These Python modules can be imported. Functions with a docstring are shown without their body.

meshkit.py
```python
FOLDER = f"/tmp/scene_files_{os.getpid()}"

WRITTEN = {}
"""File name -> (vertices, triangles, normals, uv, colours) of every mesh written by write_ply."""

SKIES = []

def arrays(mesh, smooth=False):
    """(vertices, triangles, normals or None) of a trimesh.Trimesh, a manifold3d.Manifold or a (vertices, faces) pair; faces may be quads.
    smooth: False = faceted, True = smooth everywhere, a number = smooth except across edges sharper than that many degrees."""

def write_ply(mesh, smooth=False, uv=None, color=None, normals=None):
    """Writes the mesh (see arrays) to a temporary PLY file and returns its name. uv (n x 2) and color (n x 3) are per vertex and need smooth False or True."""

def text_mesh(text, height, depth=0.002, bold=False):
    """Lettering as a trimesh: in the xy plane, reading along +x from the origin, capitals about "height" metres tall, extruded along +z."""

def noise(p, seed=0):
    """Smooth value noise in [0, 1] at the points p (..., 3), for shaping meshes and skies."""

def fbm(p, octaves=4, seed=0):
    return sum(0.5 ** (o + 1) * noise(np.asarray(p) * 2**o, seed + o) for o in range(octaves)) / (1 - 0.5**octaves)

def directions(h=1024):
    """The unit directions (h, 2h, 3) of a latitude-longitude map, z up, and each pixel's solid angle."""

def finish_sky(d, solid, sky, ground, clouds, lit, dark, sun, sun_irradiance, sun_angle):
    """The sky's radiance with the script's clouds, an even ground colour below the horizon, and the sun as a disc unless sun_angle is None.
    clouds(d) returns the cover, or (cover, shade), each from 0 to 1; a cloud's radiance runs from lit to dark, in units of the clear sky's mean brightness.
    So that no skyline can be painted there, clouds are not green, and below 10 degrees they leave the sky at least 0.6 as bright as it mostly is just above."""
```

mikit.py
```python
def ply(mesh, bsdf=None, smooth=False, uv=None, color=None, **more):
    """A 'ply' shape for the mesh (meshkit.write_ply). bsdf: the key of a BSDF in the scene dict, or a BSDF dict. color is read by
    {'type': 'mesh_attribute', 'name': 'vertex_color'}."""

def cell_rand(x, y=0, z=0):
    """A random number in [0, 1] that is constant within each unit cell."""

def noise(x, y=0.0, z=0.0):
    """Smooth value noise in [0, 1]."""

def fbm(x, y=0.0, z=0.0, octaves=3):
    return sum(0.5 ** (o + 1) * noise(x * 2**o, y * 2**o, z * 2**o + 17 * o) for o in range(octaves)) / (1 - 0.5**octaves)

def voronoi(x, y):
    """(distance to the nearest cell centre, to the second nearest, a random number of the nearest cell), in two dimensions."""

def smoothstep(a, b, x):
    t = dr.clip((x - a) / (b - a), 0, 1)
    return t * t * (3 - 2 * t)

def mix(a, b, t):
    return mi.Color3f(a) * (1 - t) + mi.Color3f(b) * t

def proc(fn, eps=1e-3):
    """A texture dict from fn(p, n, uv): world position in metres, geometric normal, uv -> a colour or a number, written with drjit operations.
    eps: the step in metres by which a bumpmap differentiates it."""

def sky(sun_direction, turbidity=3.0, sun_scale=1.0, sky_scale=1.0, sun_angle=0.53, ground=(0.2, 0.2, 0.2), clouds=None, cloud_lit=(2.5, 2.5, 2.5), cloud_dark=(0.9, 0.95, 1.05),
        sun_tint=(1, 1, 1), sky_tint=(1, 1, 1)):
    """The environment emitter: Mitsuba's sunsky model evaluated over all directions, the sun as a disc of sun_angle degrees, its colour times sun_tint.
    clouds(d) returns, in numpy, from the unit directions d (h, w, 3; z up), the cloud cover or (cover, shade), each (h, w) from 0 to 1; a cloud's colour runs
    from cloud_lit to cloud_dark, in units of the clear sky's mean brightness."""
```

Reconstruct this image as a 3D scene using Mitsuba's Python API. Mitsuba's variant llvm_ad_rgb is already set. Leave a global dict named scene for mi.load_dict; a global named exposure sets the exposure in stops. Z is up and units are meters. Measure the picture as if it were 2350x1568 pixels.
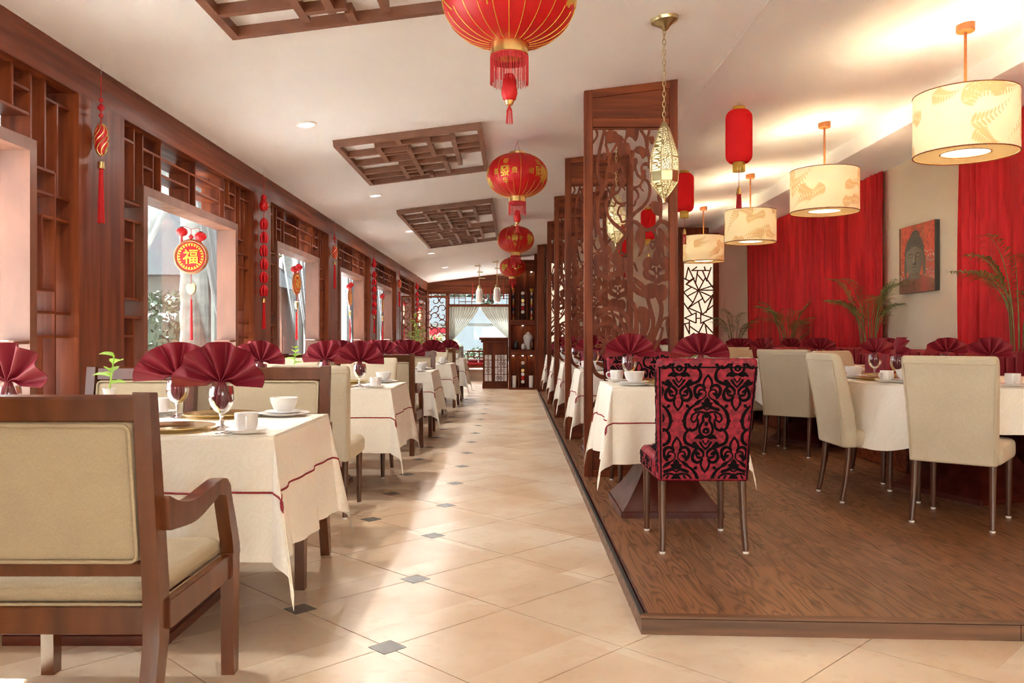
import math, random
import numpy as np, trimesh, shapely
from shapely.geometry import Polygon, Point, LineString, box as sbox
from shapely.ops import unary_union
from shapely import affinity
import drjit as dr, mitsuba as mi, mikit, meshkit
from mikit import proc, noise, fbm, cell_rand, smoothstep, mix, voronoi

T = mi.ScalarTransform4f
scene, labels = {}, {}
PI = math.pi

# ------------------------------------------------------------------ camera, sky, exposure
EYE = 1.111
scene['camera'] = {'type': 'perspective', 'fov_axis': 'x', 'fov': math.degrees(2 * math.atan(1175 / 1904)), 'near_clip': 0.05, 'far_clip': 300.0,
    'principal_point_offset_x': -5 / 2350, 'principal_point_offset_y': 6 / 1568,
    'to_world': T().look_at(origin=[0, 0, EYE], target=[0, 10, EYE], up=[0, 0, 1])}

def cloud_cover(d):
    n = meshkit.fbm(d * np.array([3.0, 3.0, 6.0]) + 7.3, 4)
    return 0.86 + 0.14 * np.clip((n - .35) * 3, 0, 1), np.clip((n - .5) * 1.2, 0, .5)
scene['sky'] = mikit.sky((-0.50, 0.42, 1.1), turbidity=4.0, sun_scale=48.0, sun_tint=(.68, .98, 1.26), sky_scale=15, ground=(.35, .34, .32), clouds=cloud_cover, cloud_lit=(2.2, 2.2, 2.2), cloud_dark=(1.5, 1.55, 1.62))
exposure = 0.95

# ------------------------------------------------------------------ materials
def lin(h):
    c = np.array([int(h[i:i + 2], 16) for i in (1, 3, 5)]) / 255
    return [float(x) for x in np.where(c < .04045, c / 12.92, ((c + .055) / 1.055) ** 2.4)]
def rgb(c):
    return {'type': 'rgb', 'value': lin(c) if isinstance(c, str) else list(map(float, c))}
def bsdf(key, color, rough=.5, bump=None, bscale=.001, eps=1e-3, two=True, **more):
    col = proc(color) if callable(color) else rgb(color) if isinstance(color, (str, tuple, list)) else color
    b = {'type': 'principled', 'base_color': col, 'roughness': proc(rough) if callable(rough) else float(rough), **more}
    if bump is not None:
        b = {'type': 'bumpmap', 'arbitrary': proc(bump, eps), 'scale': float(bscale), 'bsdf': b}
    scene[key] = {'type': 'twosided', 'bsdf': b} if two else b

def grain(p, along, dark, light, scale=1.0):
    s = {'x': (1.2, 26, 26), 'y': (26, 1.2, 26), 'z': (26, 26, 1.2)}[along]
    x, y, z = p.x * s[0] * scale, p.y * s[1] * scale, p.z * s[2] * scale
    t = smoothstep(.22, .8, fbm(x, y, z, 3))
    return mix(dark, light, t)
RED_D, RED_L = lin('#481a0c'), lin('#6e3117')
bsdf('wood_upright', lambda p, n, uv: grain(p, 'z', RED_D, RED_L), .42, specular=.16)
bsdf('wood_lengthwise', lambda p, n, uv: grain(p, 'y', RED_D, RED_L), .42, specular=.16)
bsdf('wood_crosswise', lambda p, n, uv: grain(p, 'x', RED_D, RED_L), .42, specular=.16)
bsdf('wood_fretwork', lambda p, n, uv: grain(p, 'z', lin('#451606'), lin('#64280e')), .5, specular=.2)
bsdf('wood_lattice', lambda p, n, uv: mix(lin('#4e2412'), lin('#70402a'), fbm(p.x * 9, p.y * 9, p.z * 9, 3)), .4)
bsdf('wood_pale_frame', lambda p, n, uv: mix(lin('#50291b'), lin('#70432f'), fbm(p.x * 12, p.y * 12, p.z * 3, 3)), .36)
bsdf('wood_walnut', lambda p, n, uv: mix(lin('#301306'), lin('#5a2b10'), fbm(p.x * 22, p.y * 22, p.z * 3, 3)), .25)
bsdf('wood_leg', lambda p, n, uv: mix(lin('#2e160c'), lin('#543020'), fbm(p.x * 40, p.y * 40, p.z * 4, 3)), .25)
bsdf('wood_mahogany', lambda p, n, uv: mix(lin('#2e0c08'), lin('#4c1a10'), fbm(p.x * 14, p.y * 14, p.z * 14, 3)), .22)
def plank_color(p, n, uv):
    k = dr.floor((p.x - .49) / .144)
    r = cell_rand(k, dr.floor((p.y + cell_rand(k, 3) * 1.9) / 1.9), 5)
    x, y = p.x * 30 + r * 50, p.y * 1.6 + r * 20
    w = fbm(x * .35, y * .8, r * 9, 3)
    a = dr.abs(dr.sin((w * 40 + x * 1.1)))
    t = smoothstep(.1, .9, a * .5 + fbm(x * 3, y * 2, r, 3) * .6)
    c = mix(lin('#4e3220'), lin('#80583c'), t)
    return c * (.82 + .36 * r)
bsdf('floor_planks', plank_color, .38, bump=lambda p, n, uv: fbm(p.x * 120, p.y * 5, 0, 2), bscale=.0012, specular=.35)
def tile_color(p, n, uv):
    u, v = (p.x + p.y) * .7071 / .6, (p.x - p.y) * .7071 / .6
    r = cell_rand(dr.floor(u + .11), dr.floor(v + .37), 2)
    a = fbm(p.x * 1.7, p.y * 1.7, r * 3, 4)
    b = fbm(p.x * 22, p.y * 22, 1, 3)
    c = mix(lin('#cfb294'), lin('#e4d2ba'), smoothstep(.3, .7, a))
    c = mix(c, mi.Color3f(lin('#c9a480')), smoothstep(.55, .85, b) * .25)
    return c * (.94 + .1 * r)
bsdf('riser_wood', lambda p, n, uv: grain(p, 'x', lin('#3a2316'), lin('#6d4730')), .38)
bsdf('floor_tile', tile_color, lambda p, n, uv: .24 + .08 * fbm(p.x * 6, p.y * 6, 0, 2))
bsdf('floor_grout', '#7a5f45', .8)
bsdf('floor_inset', lambda p, n, uv: mix(lin('#57504c'), lin('#6e6660'), fbm(p.x * 60, p.y * 60, 0, 3)), .3)
bsdf('white_ceiling', lambda p, n, uv: mix(lin('#eceeee'), lin('#f3f5f5'), fbm(p.x * .9, p.y * .9, 0, 3)), .8)
bsdf('cream_wall', lambda p, n, uv: mix(lin('#efe2c8'), lin('#f5ead4'), fbm(p.x * 1.2, p.y * 1.2, p.z * 1.2, 3)), .75)
bsdf('red_velvet', lambda p, n, uv: mix(lin('#a81219'), lin('#cc2027'), smoothstep(.3, .7, fbm(p.y * 16, p.z * 1.6, p.x * 3, 4))), .6, sheen=.3, sheen_tint=.8, specular=.3)
bsdf('maroon_velvet', lambda p, n, uv: mix(lin('#560a16'), lin('#861424'), fbm(p.x * 6, p.y * 6, p.z * 4, 3)), .6, sheen=.6, sheen_tint=.6)
def linen_color(p, n, uv):
    w = fbm(p.x * 9, p.y * 9, p.z * 9, 2) * 2.2
    d, e, r = voronoi((p.x + p.z * .31) * 15 + w, (p.y + p.z) * 15 + w)
    t = smoothstep(.2, .5, dr.abs(dr.sin(d * 11)) * .6)
    return mix(lin('#ede8da'), lin('#f0ece0'), t)
bsdf('table_linen', linen_color, .6, sheen=.3)
bsdf('red_thread', '#7a1420', .6)
bsdf('cream_fabric', lambda p, n, uv: mix(lin('#9a8a70'), lin('#b5a488'), noise(p.x * 420, p.y * 420, p.z * 420) * .6 + .4 * fbm(p.x * 9, p.y * 9, p.z * 9, 3)), .8,
     bump=lambda p, n, uv: noise(p.x * 330, p.y * 330, p.z * 330), bscale=.0022, sheen=.4)
bsdf('cream_suede', lambda p, n, uv: mix(lin('#b3a58a'), lin('#cec3ac'), .35 * noise(p.x * 300, p.y * 300, p.z * 120) + .65 * fbm(p.x * 4, p.y * 4, p.z * 4, 3)), .8, sheen=.6)
bsdf('napkin_cloth', lambda p, n, uv: mix(lin('#5c0a18'), lin('#721222'), noise(p.x * 700, p.y * 700, p.z * 700)), .6, sheen=.2, sheen_tint=.8, specular=.3)
bsdf('damask_red', lambda p, n, uv: mix(lin('#5c081a'), lin('#821228'), smoothstep(.3, .7, fbm(p.x * 50, p.y * 50, p.z * 50, 3))), .5, sheen=.3, sheen_tint=.8, specular=.3)
bsdf('damask_black', '#0a0508', .8, specular=.08)
bsdf('lantern_red', '#b40a12', .5, sheen=.2, specular=.35)
scene['lantern_paper'] = {'type': 'principledthin', 'base_color': rgb('#f4343a'), 'roughness': .6, 'diff_trans': .5}
bsdf('gold_paint', '#c8a03a', .4, metallic=.35)
bsdf('gold_metal', (.83, .62, .25), .25, metallic=1.0)
bsdf('brass', (.52, .43, .24), .28, metallic=1.0)
bsdf('steel', (.5, .49, .48), .2, metallic=1.0)
bsdf('porcelain', '#f0efec', .22)
bsdf('red_silk', '#b01018', .5, sheen=.5)
bsdf('copper_paint', '#8a4c24', .5)
bsdf('plain_white', '#efece6', .6)
bsdf('black_iron', '#1c1a19', .5)
bsdf('leaf_dark', lambda p, n, uv: mix(lin('#46572a'), lin('#7f8e4e'), noise(p.x * 14, p.y * 14, p.z * 14)), .5)
bsdf('leaf_bright', lambda p, n, uv: mix(lin('#7fae3a'), lin('#b6d868'), noise(p.x * 40, p.y * 40, p.z * 40)), .45)
bsdf('leaf_hedge', lambda p, n, uv: mix(lin('#141f16'), lin('#33452f'), noise(p.x * 9, p.y * 9, p.z * 9)), .6)
bsdf('leaf_yellow', lambda p, n, uv: mix(lin('#4c5224'), lin('#6c6a38'), noise(p.x * 4, p.y * 4, p.z * 4)), .5)
bsdf('clay_pot', '#6b3a26', .6)
bsdf('stem_brown', '#6d5a34', .7)
bsdf('paving', '#bebab2', .8)
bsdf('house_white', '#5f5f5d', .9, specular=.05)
bsdf('house_roof', '#2c2e30', .95, specular=.03)
bsdf('palace_red', '#6a1c24', .9, specular=.05)
bsdf('bark_pale', lambda p, n, uv: mix(lin('#4a4844'), lin('#6a6660'), noise(p.x * 6, p.y * 6, p.z * 14)), .8)
bsdf('vertex_paint', {'type': 'mesh_attribute', 'name': 'vertex_color'}, .5)
scene['shade_fabric'] = {'type': 'principledthin', 'base_color': {'type': 'mesh_attribute', 'name': 'vertex_color'}, 'roughness': .7, 'diff_trans': .12}
scene['sheer_fabric'] = {'type': 'principledthin', 'base_color': rgb((.24, .24, .24)), 'roughness': .7, 'diff_trans': 1.0}
scene['pale_drape'] = {'type': 'principledthin', 'base_color': rgb((.28, .26, .22)), 'roughness': .7, 'diff_trans': .8}
scene['pierced_panel'] = {'type': 'principledthin', 'base_color': proc(lambda p, n, uv: mix(lin('#5c4c26'), lin('#f4ecd2'), smoothstep(.14, .26, (lambda v: v[1] - v[0])(voronoi((p.x * 1.3 + p.y) * 75, p.z * 75))))), 'roughness': .4, 'diff_trans': .5}
scene['window_glass'] = {'type': 'thindielectric', 'int_ior': 1.5}
scene['solid_glass'] = {'type': 'dielectric', 'int_ior': 1.5}

# ------------------------------------------------------------------ helpers
used = set()
def numbered(name):
    k, i = name, 0
    while k in used:
        i += 1; k = f'{name}_{i:03d}'
    used.add(k)
    return k
def put(name, mesh, mat, parent=None, smooth=30, label=None, kind=None, **more):
    key = numbered(f'{parent}__{name}' if parent else name)
    scene[key] = mikit.ply(mesh, mat, smooth, **more)
    if label or kind: labels[key] = {k: v for k, v in (('label', label), ('kind', kind)) if v}
    return key
def struct(name, mesh, mat, label, smooth=False):
    key = numbered(name)
    if mesh is not None: scene[key] = mikit.ply(mesh, mat, smooth)
    labels[key] = {'label': label, 'kind': 'structure'}
    return key
class Kit:
    """the parts of a kind of thing, built once; place() adds them under the copy's own key"""
    def __init__(self): self.parts, self.names = [], set()
    def add(self, sub, mesh, mat, smooth=30, label=None, kind=None, emitter=None, **more):
        k, i = sub, 0
        while k in self.names:
            i += 1; k = f'{sub}_{i:03d}'
        self.names.add(k)
        d = mikit.ply(mesh, mat, smooth, **more)
        if emitter: d['emitter'] = emitter
        self.parts.append((k, d, label, kind)); return k
    def place(self, name, to_world, label, cat, group=None, kind=None):
        key = numbered(name)
        for sub, d, lab, kd in self.parts:
            k = f'{key}__{sub}' if sub else key
            scene[k] = {**d, 'to_world': to_world}
            if sub and (lab or kd): labels[k] = {a: b for a, b in (('label', lab), ('kind', kd)) if b}
        labels[key] = {a: b for a, b in (('label', label), ('category', cat), ('group', group), ('kind', kind)) if b}
        return key
def at(x, y, z=0.0, deg=0.0, s=None):
    t = T().translate([float(x), float(y), float(z)]).rotate([0, 0, 1], float(deg))
    return t.scale(s) if s is not None else t
cat = trimesh.util.concatenate
def tri(v, f): return trimesh.Trimesh(np.asarray(v, float), np.asarray(f, int), process=False)
def bx(x0, x1, y0, y1, z0, z1, c=0.0):
    lo, hi = np.minimum([x0, y0, z0], [x1, y1, z1]), np.maximum([x0, y0, z0], [x1, y1, z1])
    if c <= 0:
        m = trimesh.creation.box(hi - lo); m.apply_translation((lo + hi) / 2); return m
    c = min(c, .45 * (hi - lo).min())
    pts = []
    for s in np.ndindex(2, 2, 2):
        for ax in range(3):
            q = [(hi[i] if s[i] else lo[i]) if i == ax else ((hi[i] - c) if s[i] else (lo[i] + c)) for i in range(3)]
            pts.append(q)
    return trimesh.convex.convex_hull(np.array(pts))
def grid_faces(n, m, wrap=False):
    i, j = np.meshgrid(np.arange(n - 1), np.arange(m if wrap else m - 1), indexing='ij')
    j2 = (j + 1) % m
    a, b, c, d = i * m + j, (i + 1) * m + j, (i + 1) * m + j2, i * m + j2
    return np.vstack([np.stack([a, b, c], -1).reshape(-1, 3), np.stack([a, c, d], -1).reshape(-1, 3)])
def lathe(profile, n=32, a0=0.0):
    pr = np.array(profile, float); a = np.arange(n) * 2 * PI / n + a0
    v = np.stack([pr[:, :1] * np.cos(a), pr[:, :1] * np.sin(a), np.repeat(pr[:, 1:2], n, 1)], -1).reshape(-1, 3)
    f = grid_faces(len(pr), n, True)[:, ::-1]
    m = tri(v, f); m.merge_vertices(); m.update_faces(m.nondegenerate_faces()); return m
def tube(path, r, n=8, closed=False):
    p = np.array(path, float); k = len(p); r = np.broadcast_to(r, (k,)).astype(float)
    t = np.roll(p, -1, 0) - np.roll(p, 1, 0) if closed else np.gradient(p, axis=0)
    t /= np.linalg.norm(t, axis=1, keepdims=True) + 1e-12
    u = np.zeros_like(p); ref = np.array([0, 0, 1.0]) if abs(t[0][2]) < .9 else np.array([1.0, 0, 0])
    for i in range(k):
        ref = ref - t[i] * (ref @ t[i]); ref /= np.linalg.norm(ref) + 1e-12; u[i] = ref
    w = np.cross(t, u); a = np.arange(n) * 2 * PI / n
    v = (p[:, None] + r[:, None, None] * (np.cos(a)[None, :, None] * u[:, None] + np.sin(a)[None, :, None] * w[:, None])).reshape(-1, 3)
    if closed:
        i, j = np.meshgrid(np.arange(k), np.arange(n), indexing='ij'); i2, j2 = (i + 1) % k, (j + 1) % n
        f = np.vstack([np.stack([i * n + j, i * n + j2, i2 * n + j2], -1).reshape(-1, 3), np.stack([i * n + j, i2 * n + j2, i2 * n + j], -1).reshape(-1, 3)])
        return tri(v, f)
    f = grid_faces(k, n, True)[:, ::-1]
    v = np.vstack([v, p[0], p[-1]]); c0, c1 = k * n, k * n + 1
    j = np.arange(n); j2 = (j + 1) % n
    f = np.vstack([f, np.stack([j2, j, j * 0 + c0], -1), np.stack([(k - 1) * n + j, (k - 1) * n + j2, j * 0 + c1], -1)])
    return tri(v, f)
def extr(poly, depth):
    """shapely polygon(s) in xy, extruded along +z"""
    gs = [g for g in getattr(poly, 'geoms', [poly]) if g.geom_type == 'Polygon' and g.area > 1e-9]
    return cat([trimesh.creation.extrude_polygon(g, depth, engine='earcut') for g in gs])
def to_xz(m, y=0.0):
    """xy drawing -> upright in the xz plane, extruded towards +y from y"""
    v = m.vertices.copy(); m = m.copy(); m.vertices = np.stack([v[:, 0], y + v[:, 2], v[:, 1]], -1); m.invert(); return m
def to_yz(m, x=0.0):
    v = m.vertices.copy(); m = m.copy(); m.vertices = np.stack([x + v[:, 2], v[:, 0], v[:, 1]], -1); return m
def spline(pts, n=10, closed=False):
    p = np.array(pts, float); out = []
    k = len(p)
    for i in range(k if closed else k - 1):
        a, b, c, d = (p[(i - 1) % k], p[i], p[(i + 1) % k], p[(i + 2) % k]) if closed else (p[max(i - 1, 0)], p[i], p[i + 1], p[min(i + 2, k - 1)])
        t = np.linspace(0, 1, n, endpoint=False)[:, None]
        out.append(.5 * (2 * b + (c - a) * t + (2 * a - 5 * b + 4 * c - d) * t ** 2 + (3 * b - a - 3 * c + d) * t ** 3))
    if not closed: out.append(p[-1:])
    return np.vstack(out)
def stroke(pts, w, w1=None, wm=None, n=6):
    """a swelling brush stroke as a shapely polygon"""
    p = spline(pts, n); s = np.linspace(0, 1, len(p)); w1 = w if w1 is None else w1
    r = (w * (1 - s) + w1 * s if wm is None else np.interp(s, [0, .5, 1], [w, wm, w1])) / 2
    t = np.gradient(p, axis=0); t /= np.linalg.norm(t, axis=1, keepdims=True) + 1e-12
    nn = np.stack([-t[:, 1], t[:, 0]], -1)
    quads = [Polygon([p[i] + nn[i] * r[i], p[i + 1] + nn[i + 1] * r[i + 1], p[i + 1] - nn[i + 1] * r[i + 1], p[i] - nn[i] * r[i]]).buffer(0) for i in range(len(p) - 1)]
    dots = [Point(*p[i]).buffer(max(r[i], .3 * w * .01), 4) for i in range(0, len(p), 2)] + [Point(*p[-1]).buffer(r[-1], 4)]
    return unary_union([q for q in quads + dots if not q.is_empty])
def blob(pts): return Polygon(spline(pts, 6, True)).buffer(0)
def ell(cx, cy, rx, ry, deg=0, q=6):
    return affinity.translate(affinity.rotate(affinity.scale(Point(0, 0).buffer(1, q), rx, ry), deg, origin=(0, 0)), cx, cy)
def rrect(w, d, r, n=4):
    """a rounded rectangle's outline, counter-clockwise"""
    r = min(r, w / 2 - 1e-4, d / 2 - 1e-4); o = []
    for cx, cy, a in ((w / 2 - r, d / 2 - r, 0), (-w / 2 + r, d / 2 - r, 90), (-w / 2 + r, -d / 2 + r, 180), (w / 2 - r, -d / 2 + r, 270)):
        for k in range(n + 1):
            t = math.radians(a + 90 * k / n); o.append((cx + r * math.cos(t), cy + r * math.sin(t)))
    return np.array(o)
def loft(sections, n=4):
    """sections (cx, cy, z, width, depth, radius) -> a closed solid"""
    rings = [np.column_stack([rrect(w, d, r, n) + [cx, cy], np.full(4 * (n + 1), z)]) for cx, cy, z, w, d, r in sections]
    m = len(rings[0]); v = np.vstack(rings); f = grid_faces(len(rings), m, True)[:, ::-1]
    v = np.vstack([v, rings[0].mean(0), rings[-1].mean(0)]); c0, c1 = len(v) - 2, len(v) - 1
    j = np.arange(m); j2 = (j + 1) % m; k = (len(rings) - 1) * m
    return tri(v, np.vstack([f, np.stack([j2, j, j * 0 + c0], -1), np.stack([k + j, k + j2, j * 0 + c1], -1)]))
def cushion(x0, x1, y0, y1, z0, z1, r=.03, crown=0.0, n=4):
    """a soft box: rounded rim above and below"""
    cx, cy, w, d = (x0 + x1) / 2, (y0 + y1) / 2, x1 - x0, y1 - y0; r = min(r, (z1 - z0) / 2)
    s = []
    for a in np.linspace(0, 90, 4): 
        q = r * (1 - math.sin(math.radians(a))); s.append((cx, cy, z0 + r * (1 - math.cos(math.radians(a))), w - 2 * q, d - 2 * q, r))
    for a in np.linspace(90, 0, 4):
        q = r * (1 - math.sin(math.radians(a))); s.append((cx, cy, z1 - r * (1 - math.cos(math.radians(a))), w - 2 * q, d - 2 * q, r))
    if crown:
        for k in (.75, .45, .15): s.append((cx, cy, z1 + crown * (1 - k * k), (w - 2 * r) * k, (d - 2 * r) * k, r))
    return loft(s, n)
def rot(m, deg, axis=(0, 0, 1), at_=(0, 0, 0)):
    m = m.copy(); m.apply_transform(trimesh.transformations.rotation_matrix(math.radians(deg), axis, at_)); return m
def mov(m, x=0, y=0, z=0):
    m = m.copy(); m.apply_translation([x, y, z]); return m
def ceil_z(x): return 2.92 + .125 * x
SLOPE = math.degrees(math.atan(.125))
ORD = ['nearest', 'second', 'third', 'fourth', 'fifth', 'sixth', 'seventh']
GLYPHS = {
 'hua': '0225023403354535454756475635993498255624560045004525|34703572527753986398638188929585817763706358865788689068976597559551904759475549535352663763|0169218531994197399231813044204420700962',
 'fa': '01600163187109790982128511931395449548934897569965887598789984938491728173787677898897838571986699629456806080509449954193407440704670586058594952398539883789358628781789109008890685018201681047014401400733021502121230123224102409261248135132513357165808540554/5828672373277329/3369436744474954506751696769577950904379/443141104511581645254629/22412134453345384241/218428793284',
 'fu': '0689439041975099569094909469946884688381168116680668|13418741880278017704230421001301/5413771378195519/5427772778325532/2213441344192319/2227442744322332|1976807780692069|19452066806579442044/2953695269572957',
 'gui': '0257036644664470157015924492459955995592859284705570556698669757/5579747974835584/2579447944832584|165383538420751895099101880076075116562472197244274427191619|040604092314362043284442544354254414310613000900',
 'rong': '0112242638390540055045504563176316510652067228732881048204912891289938993991629163997299739196919890978272817373947395719451855184635562565096499640634069327825991499129405830972175632550145014532241409050605/3982387362736281',
 'cai': '01070109081713261227062806954596467574757599869986769875997499658664860885067802640161096113751374466229521847204324432739274911480839052823282530272527191310010801/46304830604471644664/1885177634763485/1846173834383447/1866175734573466',
 'zhao': '0434024317481768046804781779179927992778407739682768275137543857456052685678578440854094989496659354855072517058706083608563878468846469575743473951394427402707230217000701051017111736|43459646960186018506540653004300/5316861686365336',
 'jin': '001009201624165202520262276127233617511399159805950444043606241420150602|3145315432554755477032713280338147814798579757817181719781988281968095718270825598549845824482187118714456444926431939173323332540324544/5755715571705770|059110971497298129782173',
 'gold': '065500641067297744914998589558925789678088689964996294558757786278565556564591449035773582338331711396129602050205122713183018332235103509444445445622562261/55136412621672355535/508232666967/273536173615331244124435',
 'yu': '010601154415444711481158445844850785079695959485558555589058914855475515991599040204|6238634171459125912285178317',
 'man': '0692119714972888289145914699559956917091719980998191989098828182797399739964786377617857955796569609930276007306730886098521791873286918631257166022552846144117400130003056495750632863277346734681288223770888/77408528852786477747/5473717370825682/5957685769635963/5839653167475847/40254224463249474147|0308204223422936150612021002|01600163056708682360255620501850',
 'tang': '020002104410442012201121113044314438193919668166813955385531893090215520551097109800/2948704871572957|0382198212941998259532824482459955995582678277977999889580829781975687568672137213560356',
 'shou': '0035004202431143105244531954196304630364037104729473987194559252895289439843993598338533863196309622942185218506810167006509580649174921452244072107180210031032743174330233/565384538356856280638054/60206614661074107421/2016331633222023|048505934393459954995693969295845684878387741374138344840684',
 'luck': '4093429598959993998699844184|0036024009441854296904700581198112952199308430813981447743733355394841484250985099039801880187065206510142014102413438343042290120011902183708280528/7417871687237523/7540763387338740/5217641664235223/5240533363336440|4781938194544753/5764826383715771',
}
def glyph(k, size, cx=0.0, cy=0.0):
    out = []
    for poly in GLYPHS[k].split('|'):
        rings = [[(int(r[i:i + 2]), int(r[i + 2:i + 4])) for i in range(0, len(r), 4)] for r in poly.split('/')]
        out.append(Polygon(rings[0], rings[1:]).buffer(0))
    s = size / 99
    return affinity.affine_transform(unary_union(out), [s, 0, 0, s, cx - 50 * s, cy - 50 * s])
# ------------------------------------------------------------------ the room
Y_REAR, Y_END, Y_BACK, X_LEFT, X_RIGHT = -3.6, 22.5, 16.6, -2.33, 4.67
PLAT = .07
h_ = .6 * math.sqrt(.5); AX, AY = -.457, 2.9886
plat_poly = Polygon([(.49, 3.129), (X_RIGHT, 2.914), (X_RIGHT, Y_BACK), (.49, Y_BACK)])
floor_poly = sbox(-2.62, Y_REAR, X_RIGHT, Y_END).difference(plat_poly.buffer(-.004)).difference(sbox(.5, Y_BACK, X_RIGHT + 1, Y_END + 1))
struct('floor', bx(-2.62, X_RIGHT + .1, Y_REAR, Y_END + .2, -.12, -.004), 'floor_grout', 'cream tiled floor laid diagonally with small dark insets')
dots = []
for j in range(-14, 47):
    if j % 2 == 0: dots.append((0, j))
    elif j != 3: dots.append((-1, j))
def dia(x, y, r): return Polygon([(x - r, y), (x, y - r), (x + r, y), (x, y + r)])
dot_polys = [dia(AX + i * h_, AY + j * h_, .07) for i, j in dots]
dot_all = unary_union([d.buffer(.0015, join_style=2) for d in dot_polys])
far, rear = [], []
for i in range(-7, 14):
    for j in range(-18, 48):
        if (i + j) % 2 == 0: continue
        x, y = AX + i * h_, AY + j * h_
        q = dia(x, y, h_).buffer(-.0021, join_style=2).intersection(floor_poly).difference(dot_all)
        if q.area < 1e-3: continue
        m = mov(extr(q, .012), 0, 0, -.012)
        if 2.0 < y < 13.4: put('tile', m, 'floor_tile', 'floor', False)
        else: (far if y > 5 else rear).append(m)
put('distant_tiles', cat(far), 'floor_tile', 'floor', False, kind='stuff')
put('rear_tiles', cat(rear), 'floor_tile', 'floor', False, kind='stuff')
for (i, j), q in zip(dots, dot_polys):
    y = AY + j * h_
    if 2.0 < y < 15: put('inset', mov(extr(q.buffer(-.001), .013), 0, 0, -.0128), 'floor_inset', 'floor', False, label='small dark grey inset between the cream tiles' if j == 0 else None)

struct('platform', mov(extr(plat_poly.buffer(-.012), PLAT - .008), 0, 0, 0), 'wood_mahogany', 'low wooden platform carrying the right-hand dining area')
pk = 0; W = .144
rngp = np.random.default_rng(5)
far = []
for k in range(30):
    x0 = .49 + .02 + k * W; y = 2.7 - rngp.uniform(0, 1.2)
    while y < Y_BACK:
        y1 = y + 1.9
        q = sbox(x0 + .001, y + .001, x0 + W - .001, y1 - .001).intersection(plat_poly.buffer(-.014, join_style=2))
        if q.area > 1e-3:
            m = mov(extr(q, .01), 0, 0, PLAT - .01)
            if y < 10: put('plank', m, 'floor_planks', 'platform', False)
            else: far.append(m)
        y = y1
put('distant_planks', cat(far), 'floor_planks', 'platform', False, kind='stuff')
def front_y(x): return 3.129 - .0514 * (x - .49)
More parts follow.
